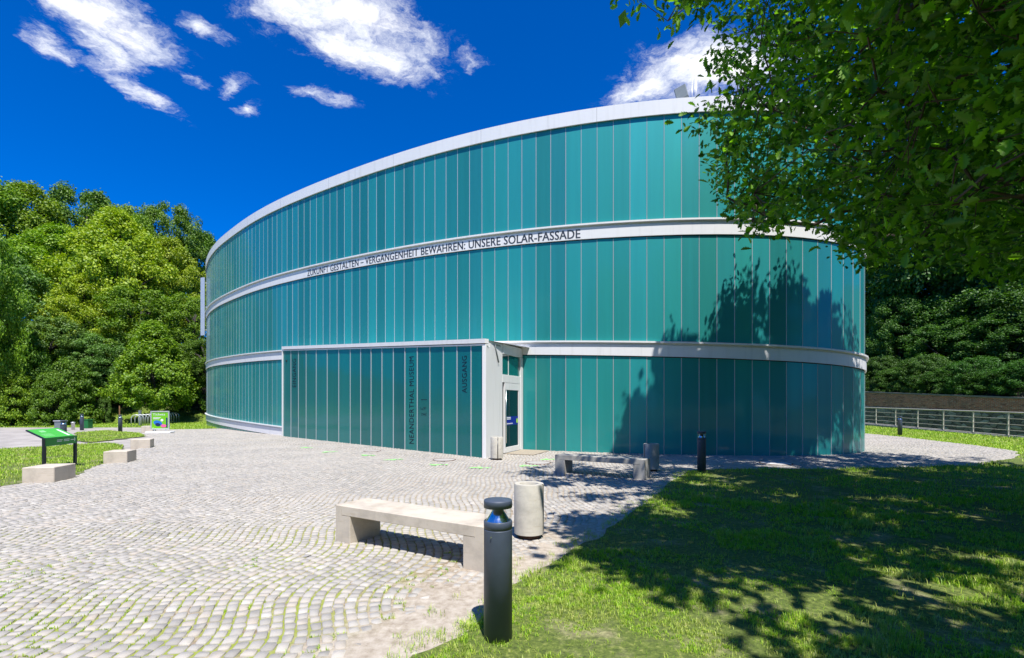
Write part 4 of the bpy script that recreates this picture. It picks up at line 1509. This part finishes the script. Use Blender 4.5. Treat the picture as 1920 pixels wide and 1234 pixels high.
# ---------------------------------------------------------------- railing and retaining wall
rail = empty('railing', (22.4, 21.7, 0))
tag(rail, 'pale metal railing with horizontal bars above the stream on the right', 'railing')
pa, pb = np.array([24.35, 35.5]), np.array([20.6, 9.0])
rd = (pb - pa); rl = np.linalg.norm(rd); rd /= rl; rnn = np.array([rd[1], -rd[0]])
def rbase(s): return .31 - .155 * np.clip(s / 14.0, -.4, 1.5)
def rp(s, z, o=0.0):
    p = pa + rd * s + rnn * o
    return (p[0] - 22.4, p[1] - 21.7, z)
def bar(name, z, r_, n=8):
    ss = np.linspace(0, rl, 14)
    MB().tube([rp(s, rbase(s) + z) for s in ss], r_, n).build(name, M['rail'], rail)
bar('top_rail', 1.10, .034)
for z in (.82, .56, .30): bar('bar', z, .014, 6)
bar('bottom_rail', .06, .028)
for k in range(14):
    s = .2 + 1.96 * k
    if s > rl: break
    p = rp(s, 0)
    mb = MB(); mb.box(p[0] - .03, p[0] + .03, p[1] - .022, p[1] + .022, rbase(s), rbase(s) + 1.075, .003)
    mb.build('post', M['rail'], rail)
kerb = MB()
ss = np.linspace(0, rl, 14)
for s0, s1 in zip(ss[:-1], ss[1:]):
    V = []
    for s in (s0, s1):
        V += [rp(s, -.5, .2), rp(s, rbase(s) + .02, .2), rp(s, rbase(s) + .02, -.22), rp(s, -1.5, -.22)]
    kerb.add(V, [(0, 4, 5, 1), (1, 5, 6, 2), (2, 6, 7, 3)])
kb = kerb.build('kerb', M['concrete_grey'], rail); bm_fix(kb)

wall = empty('retaining_wall', (30.2, 28, 0))
tag(wall, 'old retaining wall of brick over dark rubble stone behind the railing', 'wall')
def wallstrip(name, z0f, z1f, material, thick, y0=3.0, y1=58.0):
    yy = np.arange(y0, y1, 1.0)
    V, Fs, UV = [], [], []
    for y in yy:
        x = 30.2 - (y - 28) * .02
        top, bot = z1f(y), z0f(y)
        V += [(x - 30.2 - thick, y - 28, bot), (x - 30.2 - thick, y - 28, top), (x - 30.2 + .35, y - 28, top), (x - 30.2 + .35, y - 28, bot)]
    for k in range(len(yy) - 1):
        a_ = 4 * k
        Fs += [(a_, a_ + 1, a_ + 5, a_ + 4), (a_ + 1, a_ + 2, a_ + 6, a_ + 5), (a_ + 2, a_ + 3, a_ + 7, a_ + 6)]
    mb = MB().add(V, Fs)
    o = mb.build(name, material, wall)
    bm_fix(o)
    uv = o.data.uv_layers.new(name='UVMap')
    for lp in o.data.loops:
        v = o.data.vertices[lp.vertex_index].co
        uv.data[lp.index].uv = (v.y, v.z)
    return o
wt = lambda y: 2.0 + (y - 28) * .052
wb = lambda y: 1.12 + (y - 28) * .024
wallstrip('brick_facing', wb, lambda y: wt(y) - .10, M['brick'], 0.0)
wallstrip('rubble_base', lambda y: -1.6, wb, M['rubble'], 0.03)
wallstrip('coping', lambda y: wt(y) - .10, wt, M['concrete_dark'], 0.05)

# ---------------------------------------------------------------- trees
def rot_frames(n, up_bias, outward=None, ow=0.0):
    """random leaf frames (axis along the leaf, side, normal)"""
    nrm_ = rng.normal(0, 1, (n, 3)); nrm_ /= np.linalg.norm(nrm_, axis=1)[:, None]
    nrm_[:, 2] = np.abs(nrm_[:, 2])
    nrm_ += np.array([0, 0, up_bias])
    if outward is not None: nrm_ += outward * ow
    nrm_ /= np.linalg.norm(nrm_, axis=1)[:, None]
    ax = rng.normal(0, 1, (n, 3)); ax[:, 2] -= .35
    ax -= (ax * nrm_).sum(1)[:, None] * nrm_
    ax /= np.linalg.norm(ax, axis=1)[:, None]
    return ax, np.cross(nrm_, ax), nrm_


def leaf_quads(P, size, up_bias=.5, outward=None, ow=0.0, ratio=.55):
    n = len(P)
    ax, sd_, nm = rot_frames(n, up_bias, outward, ow)
    s = size[:, None]
    V = np.stack([P, P + ax * s * .5 + sd_ * s * ratio * .5 - nm * s * .08, P + ax * s - nm * s * .16, P + ax * s * .5 - sd_ * s * ratio * .5 - nm * s * .08], 1).reshape(-1, 3)
    o = np.arange(n) * 4
    return V, np.c_[o, o + 1, o + 2, o + 3]


def crown_points(n_clump, n_leaf, shape, seed, clump_r=.17, flat=.78):
    """unit crown (height 1, radius about .5): leaf positions with outward vectors, clump centres"""
    r = np.random.default_rng(seed)
    cs = []
    while len(cs) < n_clump:
        z = r.uniform(.0, 1.0)
        rad = shape(z)
        a = r.uniform(0, 2 * math.pi)
        q = r.uniform(.3, 1.0) ** .4
        lump = .78 + .34 * vnoise(np.array([[math.cos(a) * 1.7, math.sin(a) * 1.7, z * 4.0]]), 1.0, seed)[0]
        p = np.array([math.cos(a) * rad * q * lump, math.sin(a) * rad * q * lump, z])
        cs.append(p)
    cs = np.array(cs)
    k = r.integers(0, n_clump, n_leaf)
    d = r.normal(0, 1, (n_leaf, 3)); d /= np.linalg.norm(d, axis=1)[:, None]
    rr = r.uniform(0, 1, n_leaf) ** .45
    cr = (clump_r * r.uniform(.6, 1.25, n_clump))[k]
    P = cs[k] + d * (rr * cr)[:, None] * np.array([1, 1, flat])
    out = P - np.array([0, 0, .4])
    out /= np.linalg.norm(out, axis=1)[:, None] + 1e-6
    return P, d * .6 + out * .4, cs


def round_shape(z): return .5 * math.sqrt(max(0, 1 - ((z - .48) / .54) ** 2)) + .03
def broad_shape(z): return .5 * (math.sin(math.pi * min(1, (z * .93 + .05)) ** .72)) + .04
def cone_shape(z): return .5 * (1 - z) ** .75 * min(1, .35 + z * 4) + .02
def shrub_shape(z): return .5 * math.sqrt(max(0, 1 - (z / 1.05) ** 2)) + .02
def over_shape(z): return .5 * math.sqrt(max(0, 1 - ((z - .62) / .64) ** 2)) + .02

PROTO = {}
for nm, shp, nc, nl, ls, seed, cr in (('round', round_shape, 300, 46000, .0215, 1, .08), ('broad', broad_shape, 320, 48000, .0205, 2, .075),
                                      ('tall', round_shape, 280, 46000, .021, 3, .085), ('cone', cone_shape, 240, 28000, .025, 4, .075),
                                      ('shrub', shrub_shape, 150, 18000, .034, 5, .10), ('over', over_shape, 300, 46000, .0215, 6, .08)):
    P, ow, cs = crown_points(nc, nl, shp, seed, cr)
    V, Fq = leaf_quads(P, rng.uniform(.7, 1.3, len(P)) * ls, .10, ow, .7, .62)
    PROTO[nm] = (V, Fq, cs)


def proto_mesh(kind, mkey, cache={}):
    if (kind, mkey) not in cache:
        V, Fq, cs = PROTO[kind]
        cache[kind, mkey] = np_mesh('crown', V, Fq, M[mkey])
    return cache[kind, mkey]


def trunk_mesh(kind, sx_, sz_, ch0, rad, cache={}):
    """tapered trunk with limbs into the crown, built at real size"""
    r = np.random.default_rng(hash((kind, round(sx_, 1))) % 1000)
    mb = MB()
    top = ch0 + sz_ * .75
    pts_ = [(r.normal(0, .03) * z, r.normal(0, .03) * z, z) for z in np.linspace(-.6, top, 7)]
    pts_[0] = (0, 0, -.8)
    mb.tube(pts_, [rad * (1.25 if i == 0 else 1 - .13 * i) for i in range(7)], 9)
    cs = PROTO[kind][2]
    for q in r.choice(len(cs), 16, replace=False):
        c = cs[q] * np.array([sx_, sx_, sz_]) + np.array([0, 0, ch0])
        zb = min(max(ch0 * .75, c[2] - np.hypot(c[0], c[1]) * .8), top * .9)
        f = (zb + .6) / (top + .6) * 6
        i0 = int(np.clip(f, 0, 5)); b_ = np.array(pts_[i0]) + (np.array(pts_[i0 + 1]) - np.array(pts_[i0])) * (f - i0)
        mid = (b_ + c) / 2 + np.array([0, 0, .06 * sz_])
        mb.tube([tuple(b_), tuple(mid), tuple(c)], [rad * .42, rad * .25, rad * .08], 6)
    return mb.mesh('trunk', M['bark_dark'])


def tree(name, x, y, kind, mkey, width, ztop, crown0, label, cat='tree', group=None, rad=.28, rz=None):
    z0 = float(hill(x, y)) + .02
    r = empty(name, (x, y, z0), rng.uniform(0, 6.28) if rz is None else rz)
    H_ = ztop - z0
    tag(r, label, cat, group)
    tr_ = link('trunk', trunk_mesh(kind, width, H_ - crown0, crown0, rad), r)
    c = link('crown', proto_mesh(kind, mkey), r)
    c.location = (0, 0, crown0)
    c.scale = (width, width, H_ - crown0)
    return r


def at(px_, Y, ytop): return ((px_ - 960) / F * Y, Y, HC + (756 - ytop) * Y / F)

GL, GR = 'trees on the wooded slope left of the museum', 'trees on the slope above the old wall'
for (px_, Y, yt, kind, mk, wpx, c0, lab) in (
    (-60, 52, 330, 'round', 'leaf_mid', 210, 5, 'mid green tree on the skyline at the far left margin'),
    (50, 56, 352, 'broad', 'leaf_mid', 190, 5, 'sunlit mid green tree, leftmost crown wholly on the skyline'),
    (150, 62, 360, 'round', 'leaf_dark', 150, 4, 'dark rounded treetop on the skyline above the yellow green tree'),
    (210, 68, 384, 'round', 'leaf_mid', 120, 4, 'small green treetop on the skyline, left of the darkest one'),
    (262, 64, 412, 'broad', 'leaf_mid', 130, 4, 'green crown just below the skyline dip'),
    (318, 70, 392, 'round', 'leaf_dark', 130, 4, 'darkest high treetop on the skyline nearest the museum roof'),
    (380, 76, 440, 'broad', 'leaf_dark', 130, 4, 'dark crown directly behind the left edge of the museum'),
    (110, 50, 430, 'broad', 'leaf_mid', 200, 4, 'broad mid green tree halfway up the slope on the left'),
    (215, 48, 402, 'broad', 'leaf_bright', 210, 4.2, 'tall bright yellow green tree in the middle of the slope'),
    (318, 52, 452, 'broad', 'leaf_bright', 150, 4.2, 'bright yellow green tree close to the grey screen of the museum'),
    (165, 44, 520, 'broad', 'leaf_bright', 150, 3, 'lower yellow green tree in front of the tallest bright one'),
    (255, 45, 545, 'round', 'leaf_mid', 150, 3, 'green tree directly behind the small pointed tree'),
    (15, 42, 480, 'broad', 'leaf_grey', 190, 3, 'grey green tree above the road at the left margin'),
    (-45, 34, 430, 'tall', 'leaf_mid', 130, 2.5, 'tall olive tree cut by the left picture edge'),
    (100, 41, 600, 'round', 'leaf_grey', 150, 2, 'low grey green tree behind the information desk'),
    (185, 42, 630, 'round', 'leaf_grey', 120, 1.8, 'low grey green tree left of the small pointed tree'),
    (25, 38, 610, 'round', 'leaf_mid', 120, 1.6, 'low leafy tree at the dark road mouth'),
    (360, 47, 560, 'over', 'leaf_mid', 110, 4, 'shaded tree filling the gap beside the museum wall'),
    (385, 45, 640, 'over', 'leaf_dark', 90, 2.5, 'dark low tree tucked against the museum corner'),
):
    x, y, zt_ = at(px_, Y, yt)
    tree('broadleaf_tree', x, y, kind, mk, wpx * Y / F, zt_, c0, lab, 'tree', GL)
x, y, zt_ = at(288, 40.5, 606)
sm_ = tree('young_hornbeam', x, y, 'cone', 'leaf_mid', 165 * 40.5 / F, zt_, 1.35, 'small pointed tree with low spreading branches behind the bicycle hoops', 'tree', None, .16)
for (px_, Y, yt, wpx, lab, mk) in ((-20, 36, 690, 120, 'dark bush under the trees at the left margin', 'leaf_mid'), (60, 37, 700, 110, 'dark bush behind the road, second from the left', 'leaf_dark'),
                               (130, 38, 715, 110, 'dark bush directly behind the far bollard lamp', 'leaf_dark'), (205, 44, 700, 110, 'dark bush behind the wooden stake', 'leaf_dark'), (240, 46, 690, 120, 'dark bush behind the bicycle hoops', 'leaf_dark'),
                               (330, 46, 700, 110, 'dark bush right of the small pointed tree', 'leaf_dark'), (372, 45.5, 705, 90, 'dark bush at the museum corner', 'leaf_dark'), (196, 40.5, 765, 30, 'small pale shrub in the grass by the stake', 'leaf_grey'),
                               (20, 35, 735, 90, 'low bush at the edge of the dark road', 'leaf_mid'), (95, 36, 740, 90, 'low bush behind the slanted desk', 'leaf_dark')):
    x, y, zt_ = at(px_, Y, yt)
    tree('bush', x, y, 'shrub', mk, wpx * .78 * Y / F, zt_ + 1.5, 0.0, lab, 'bush', 'bushes at the foot of the slope', .06)

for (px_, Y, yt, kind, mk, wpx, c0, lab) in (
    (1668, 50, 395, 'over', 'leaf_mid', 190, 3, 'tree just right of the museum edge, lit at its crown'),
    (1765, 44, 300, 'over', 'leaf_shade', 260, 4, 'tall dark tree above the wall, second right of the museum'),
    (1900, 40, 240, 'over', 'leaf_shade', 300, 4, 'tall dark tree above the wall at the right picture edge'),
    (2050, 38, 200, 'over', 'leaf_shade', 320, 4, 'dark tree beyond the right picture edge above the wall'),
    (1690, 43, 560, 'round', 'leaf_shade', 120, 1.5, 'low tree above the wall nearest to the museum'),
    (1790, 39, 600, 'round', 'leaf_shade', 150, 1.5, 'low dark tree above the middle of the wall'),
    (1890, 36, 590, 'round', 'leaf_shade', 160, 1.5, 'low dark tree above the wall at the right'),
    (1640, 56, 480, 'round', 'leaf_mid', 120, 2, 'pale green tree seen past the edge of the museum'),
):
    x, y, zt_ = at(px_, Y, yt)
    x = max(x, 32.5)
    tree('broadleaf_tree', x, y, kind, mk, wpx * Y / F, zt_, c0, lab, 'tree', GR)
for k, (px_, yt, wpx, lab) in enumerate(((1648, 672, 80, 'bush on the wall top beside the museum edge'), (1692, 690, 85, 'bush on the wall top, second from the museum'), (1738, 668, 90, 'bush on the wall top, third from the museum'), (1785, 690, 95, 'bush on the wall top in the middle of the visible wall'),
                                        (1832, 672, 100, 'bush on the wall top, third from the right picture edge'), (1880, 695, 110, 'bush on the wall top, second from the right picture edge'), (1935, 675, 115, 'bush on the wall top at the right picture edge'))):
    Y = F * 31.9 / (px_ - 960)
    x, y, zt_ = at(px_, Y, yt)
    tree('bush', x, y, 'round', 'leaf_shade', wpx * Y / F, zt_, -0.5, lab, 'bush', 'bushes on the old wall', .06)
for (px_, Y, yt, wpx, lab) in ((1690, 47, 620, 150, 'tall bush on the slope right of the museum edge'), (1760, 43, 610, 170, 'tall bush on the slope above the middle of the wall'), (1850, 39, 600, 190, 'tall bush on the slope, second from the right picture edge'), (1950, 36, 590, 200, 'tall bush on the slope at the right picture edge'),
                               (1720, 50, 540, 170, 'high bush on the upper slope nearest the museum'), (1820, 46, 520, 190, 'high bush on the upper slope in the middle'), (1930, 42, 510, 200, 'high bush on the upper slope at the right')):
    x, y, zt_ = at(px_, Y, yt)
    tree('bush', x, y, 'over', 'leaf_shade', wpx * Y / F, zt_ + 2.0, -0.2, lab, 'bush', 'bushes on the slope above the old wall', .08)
# unseen trees added behind the viewpoint to darken the reflections in the glass
for (x, y, h_, w_, kind, lab) in ((-26, -20, 15, 13, 'broad', 'unseen tree added behind the viewpoint, farthest left'), (-13, -24, 17, 14, 'round', 'unseen tree added behind the viewpoint, second from the left'), (1, -22, 16, 14, 'broad', 'unseen tree added directly behind the viewpoint'), (14, -25, 17, 15, 'round', 'unseen tree added behind the viewpoint to the right'), (28, -21, 16, 14, 'broad', 'unseen tree added behind the viewpoint, farthest right'), (-38, -12, 15, 13, 'round', 'unseen tree added far left behind the viewpoint')):
    tree('broadleaf_tree', x, y, kind, 'leaf_mid', w_, h_, 1.6, lab, 'tree', 'unseen trees added behind the viewpoint')

# ---------------------------------------------------------------- the big oak over the lawn
OAK_IN = [(1345, -50), (1352, 60), (1330, 110), (1345, 165), (1322, 195), (1305, 250), (1330, 305), (1362, 330), (1345, 342), (1372, 392), (1425, 440), (1470, 412), (1500, 406), (1545, 430), (1590, 468), (1600, 498), (1640, 492), (1720, 485), (1800, 500), (1930, 530), (2000, 540), (2000, -50)]
TWIG1 = [(1168, -40), (1172, 25), (1200, 28), (1215, -40)]
TWIG2 = [(1250, -40), (1243, 62), (1270, 55), (1345, -10), (1345, -40)]
SH_F = [(1150, 856), (1170, 790), (1188, 715), (1202, 700), (1215, 745), (1232, 700), (1243, 690), (1250, 760), (1262, 720), (1250, 650), (1248, 612), (1262, 612), (1275, 650), (1287, 625), (1300, 665), (1335, 640), (1350, 560), (1362, 530), (1376, 540), (1384, 600), (1394, 560), (1400, 500), (1411, 500), (1420, 540), (1426, 590), (1436, 625), (1448, 570), (1458, 525), (1462, 498), (1472, 500), (1476, 560), (1484, 600), (1492, 560), (1500, 555), (1502, 590), (1495, 640), (1512, 680), (1522, 610), (1532, 615), (1538, 690), (1560, 700), (1568, 760), (1588, 790), (1600, 850)]
SH_G = [(1150, 850), (1622, 846), (1720, 857), (1920, 876), (2600, 900), (2600, 1500), (1900, 1260), (1700, 1245), (1600, 1215), (1500, 1172), (1400, 1162), (1300, 1180), (1255, 1130), (1190, 1085), (1110, 1062), (1062, 1036), (1130, 990), (1200, 945), (1255, 900), (1210, 880)]
SH_P = [(985, 878), (1060, 868), (1150, 852), (1255, 900), (1130, 990), (1064, 1030), (1052, 990), (1050, 930), (1012, 914)]
N = 420000
C = np.c_[rng.uniform(-1.0, 18, N), rng.uniform(-4, 15, N), rng.uniform(2.6, 14.5, N)]
ctr = np.array([8.6, 5.2, 8.2]); rad = np.array([8.6, 9.0, 6.4])
e = (((C - ctr) / rad) ** 2).sum(1)
lump = vnoise(C, .45, 51) * .6 + vnoise(C, 1.0, 52) * .4
ok = e < .72 + .62 * lump
px_, py_ = PX(C[:, 0], C[:, 1], C[:, 2])
infr = (C[:, 1] > .6) & (px_ > -60) & (px_ < 1990) & (py_ > -45) & (py_ < 1300)
inp = in_poly(px_, py_, OAK_IN)
tw = in_poly(px_, py_, TWIG1) | in_poly(px_, py_, TWIG2)
dist = np.sqrt(C[:, 0] ** 2 + C[:, 1] ** 2 + (C[:, 2] - HC) ** 2)
dmin = np.interp(px_, [1300, 1600, 1750, 1950], [6.8, 6.0, 5.0, 4.5])
ok &= ~infr | ((inp | tw) & (dist > dmin))
ok &= infr | (dist > 4.2)
ok &= ~((C[:, 1] < 1.0) & (dist < 3.6)) & (C[:, 2] > 2.7 + .12 * np.abs(C[:, 0] - 9))
# crown is shaped by the shade wanted on the glass wall, else the ground
Yf = np.interp(C[:, 0], [0, 2, 4, 6, 8, 10, 11.5, 12.6, 13], [17.4, 16.7, 16.1, 15.65, 15.4, 15.55, 16.1, 17.3, 30])
zh = C[:, 2] - (Yf - C[:, 1]) / .49
onf = zh > 0.02
fx, fyy = PX(C[:, 0] - .13 * (C[:, 2] - zh), Yf, zh)
sxg, syg = C[:, 0] - .13 * C[:, 2], C[:, 1] + .49 * C[:, 2]
gpx, gpy = PX(sxg, syg, 0 * sxg)
shade_f = in_poly(fx + rng.normal(0, 2, N), fyy + rng.normal(0, 3, N), SH_F)
shade_g = in_poly(gpx + rng.normal(0, 9, N), gpy + rng.normal(0, 5, N), SH_G)
shade_p = in_poly(gpx, gpy, SH_P) & (vnoise(np.c_[sxg, syg], 1.5, 61) > .55)
outg = (syg < 3.2) & (sxg > 1.6 + .25 * (3.2 - syg)) | (gpx > 2000) & (syg < 12.5)
# sun flecks inside the shade
fleck = vnoise(np.c_[sxg, syg], 1.15, 62) * .55 + vnoise(np.c_[sxg, syg], 2.6, 63) * .45
ok &= np.where(onf, shade_f, (shade_g & (fleck < .615)) | shade_p | outg)
fine = infr | ((C[:, 1] > .6) & (px_ > -300) & (px_ < 2500) & (py_ > -500) & (dist < 8.5))
C = C[ok]; infr = infr[ok]; fine = fine[ok]; tw = tw[ok]; lump = lump[ok]
pk = vnoise(C, 1.7, 55)
pp = np.clip((pk - .40) * 3.8, .0, 1)
sel = rng.uniform(0, 1, len(C)) < pp
C, infr, tw, fine, onf_ = C[sel], infr[sel], tw[sel], fine[sel], onf[ok][sel]
ii = np.where(infr)[0]; im = np.where(fine & ~infr)[0]; io = np.where(~fine)[0]
print('oak candidates', len(ii), len(im), len(io))
C_in = np.concatenate([C[rng.permutation(ii)[:2800]], C[rng.permutation(im)[:1500]]])
io = rng.permutation(io)
print('facade shade', (onf_[ii]).sum(), (onf_[im]).sum(), (onf_[io]).sum())
C_fac = C[io[onf_[io]][:3200]]
C_out = C[io[~onf_[io]][:6000]]

TR = np.array([10.6, 5.6, 0.0])
oak = empty('oak_tree', tuple(TR))
tag(oak, 'large oak reaching in from the right, lobed leaves hanging over the lawn', 'tree')
# skeleton: every node joins the nearest one that is closer to the fork
nodes = [TR + np.array([0, 0, z]) + rng.normal(0, .05, 3) for z in (-.5, .8, 1.6, 2.4, 3.2, 4.0, 4.8, 5.6, 6.4, 7.2)]
allc = np.concatenate([C_in, C_fac, C_out])
pick = allc[rng.permutation(len(allc))[:620]]
fork = TR + np.array([0, 0, 3.4])
pick = pick[np.argsort(np.linalg.norm(pick - fork, axis=1))]
par = [-1] + list(range(len(nodes) - 1))
for p in pick:
    arr = np.array(nodes)
    dd = np.linalg.norm(arr - p, axis=1) + .25 * np.linalg.norm(arr - fork, axis=1) + np.where(arr[:, 2] < 2.3, 5, 0) + np.maximum(0, arr[:, 2] - p[2]) * .3
    # no limb may cut across open sky or glass beyond the crown
    for f_ in (.25, .5, .75):
        mp_ = arr + (p - arr) * f_
        mx2, my2 = PX(mp_[:, 0], mp_[:, 1], mp_[:, 2])
        fr2 = (mp_[:, 1] > .4) & (mx2 > -20) & (mx2 < 1930) & (my2 > -20) & (my2 < 1250)
        dd = dd + np.where(fr2 & ~in_poly(mx2, my2, OAK_IN) & ~in_poly(mx2, my2, TWIG2), 20, 0)
    if dd.min() > 12: continue
    par.append(int(np.argmin(dd)))
    nodes.append(p)
nodes = np.array(nodes)
cnt = np.ones(len(nodes))
for k in range(len(nodes) - 1, 0, -1):
    cnt[par[k]] += cnt[k]
rr = .0085 * cnt ** .5
rr[:10] = np.maximum(rr[:10], np.linspace(.42, .20, 10))
mb = MB()
for k in range(1, len(nodes)):
    p0, p1 = nodes[par[k]], nodes[k]
    mid = (p0 + p1) / 2 + rng.normal(0, .06, 3) * np.linalg.norm(p1 - p0) + np.array([0, 0, .05])
    r0 = min(rr[par[k]], rr[k] * 1.5)
    mb.tube([tuple(p0 - TR), tuple(mid - TR), tuple(p1 - TR)], [r0, (r0 + rr[k]) / 2, rr[k] * .9], 7 if rr[k] > .03 else 5)
mb.build('trunk', M['bark'], oak)

# lobed oak leaf: half outline (length, half width)
half = np.array([(0, .012), (.10, .035), (.20, .15), (.27, .085), (.38, .24), (.46, .13), (.58, .31), (.66, .17), (.78, .25), (.86, .13), (.95, .12), (1.0, 0.0)])
nh = len(half)
lv = [(u, v) for u, v in half] + [(u, -v) for u, v in half[:-1]]
lv = np.array(lv)
fa1 = list(range(nh))
fa2 = [nh - 1] + list(range(nh + nh - 2, nh - 1, -1))
fa2 = [0] + [nh - 1] + list(range(2 * nh - 2, nh, -1))
fa1 = np.array([list(range(nh - 1, -1, -1))]); fa2 = np.array([fa2[::-1]])


def oak_leaves(Cc, per, spread, size):
    n = len(Cc) * per
    base = np.repeat(Cc, per, 0) + rng.normal(0, spread, (n, 3)) * np.array([1, 1, .65])
    ax, sd_, nm_ = rot_frames(n, .30)
    s = rng.uniform(.7, 1.25, n) * size
    u, v = lv[:, 0], lv[:, 1]
    h = np.abs(v) * .35 - u * u * .22
    V = base[:, None, :] + s[:, None, None] * (u[None, :, None] * ax[:, None, :] + v[None, :, None] * sd_[:, None, :] * 1.05 + h[None, :, None] * nm_[:, None, :])
    o = np.arange(n) * len(lv)
    return V.reshape(-1, 3), (o[:, None, None] + fa1[None]).reshape(-1, nh), (o[:, None, None] + fa2[None]).reshape(-1, fa2.shape[1]), base


Vi, F1, F2, lb_ = oak_leaves(C_in, 11, .15, .134)
nv = len(Vi)
P_o = np.concatenate([np.repeat(C_out, 9, 0) + rng.normal(0, .17, (len(C_out) * 9, 3)), np.repeat(C_fac, 14, 0) + rng.normal(0, .11, (len(C_fac) * 14, 3))])
Vo, Fo = leaf_quads(P_o, rng.uniform(.17, .27, len(P_o)), .6, None, 0, .75)
cm = np_mesh('crown', np.concatenate([Vi, Vo]) - TR, [F1, F2, Fo + nv], M['oak'])
link('crown', cm, oak)
# twigs in view
tb = MB()
for c in C_in[rng.permutation(len(C_in))[:1500]]:
    d_ = np.linalg.norm(nodes - c, axis=1)
    j = int(np.argmin(d_))
    if d_[j] > 1.3 or d_[j] < .05: continue
    tb.tube([tuple(nodes[j] - TR), tuple((nodes[j] + c) / 2 - TR + rng.normal(0, .03, 3)), tuple(c - TR)], [.008, .006, .003], 4, caps=False)
tb.build('twigs', M['bark'], oak)
print('done')
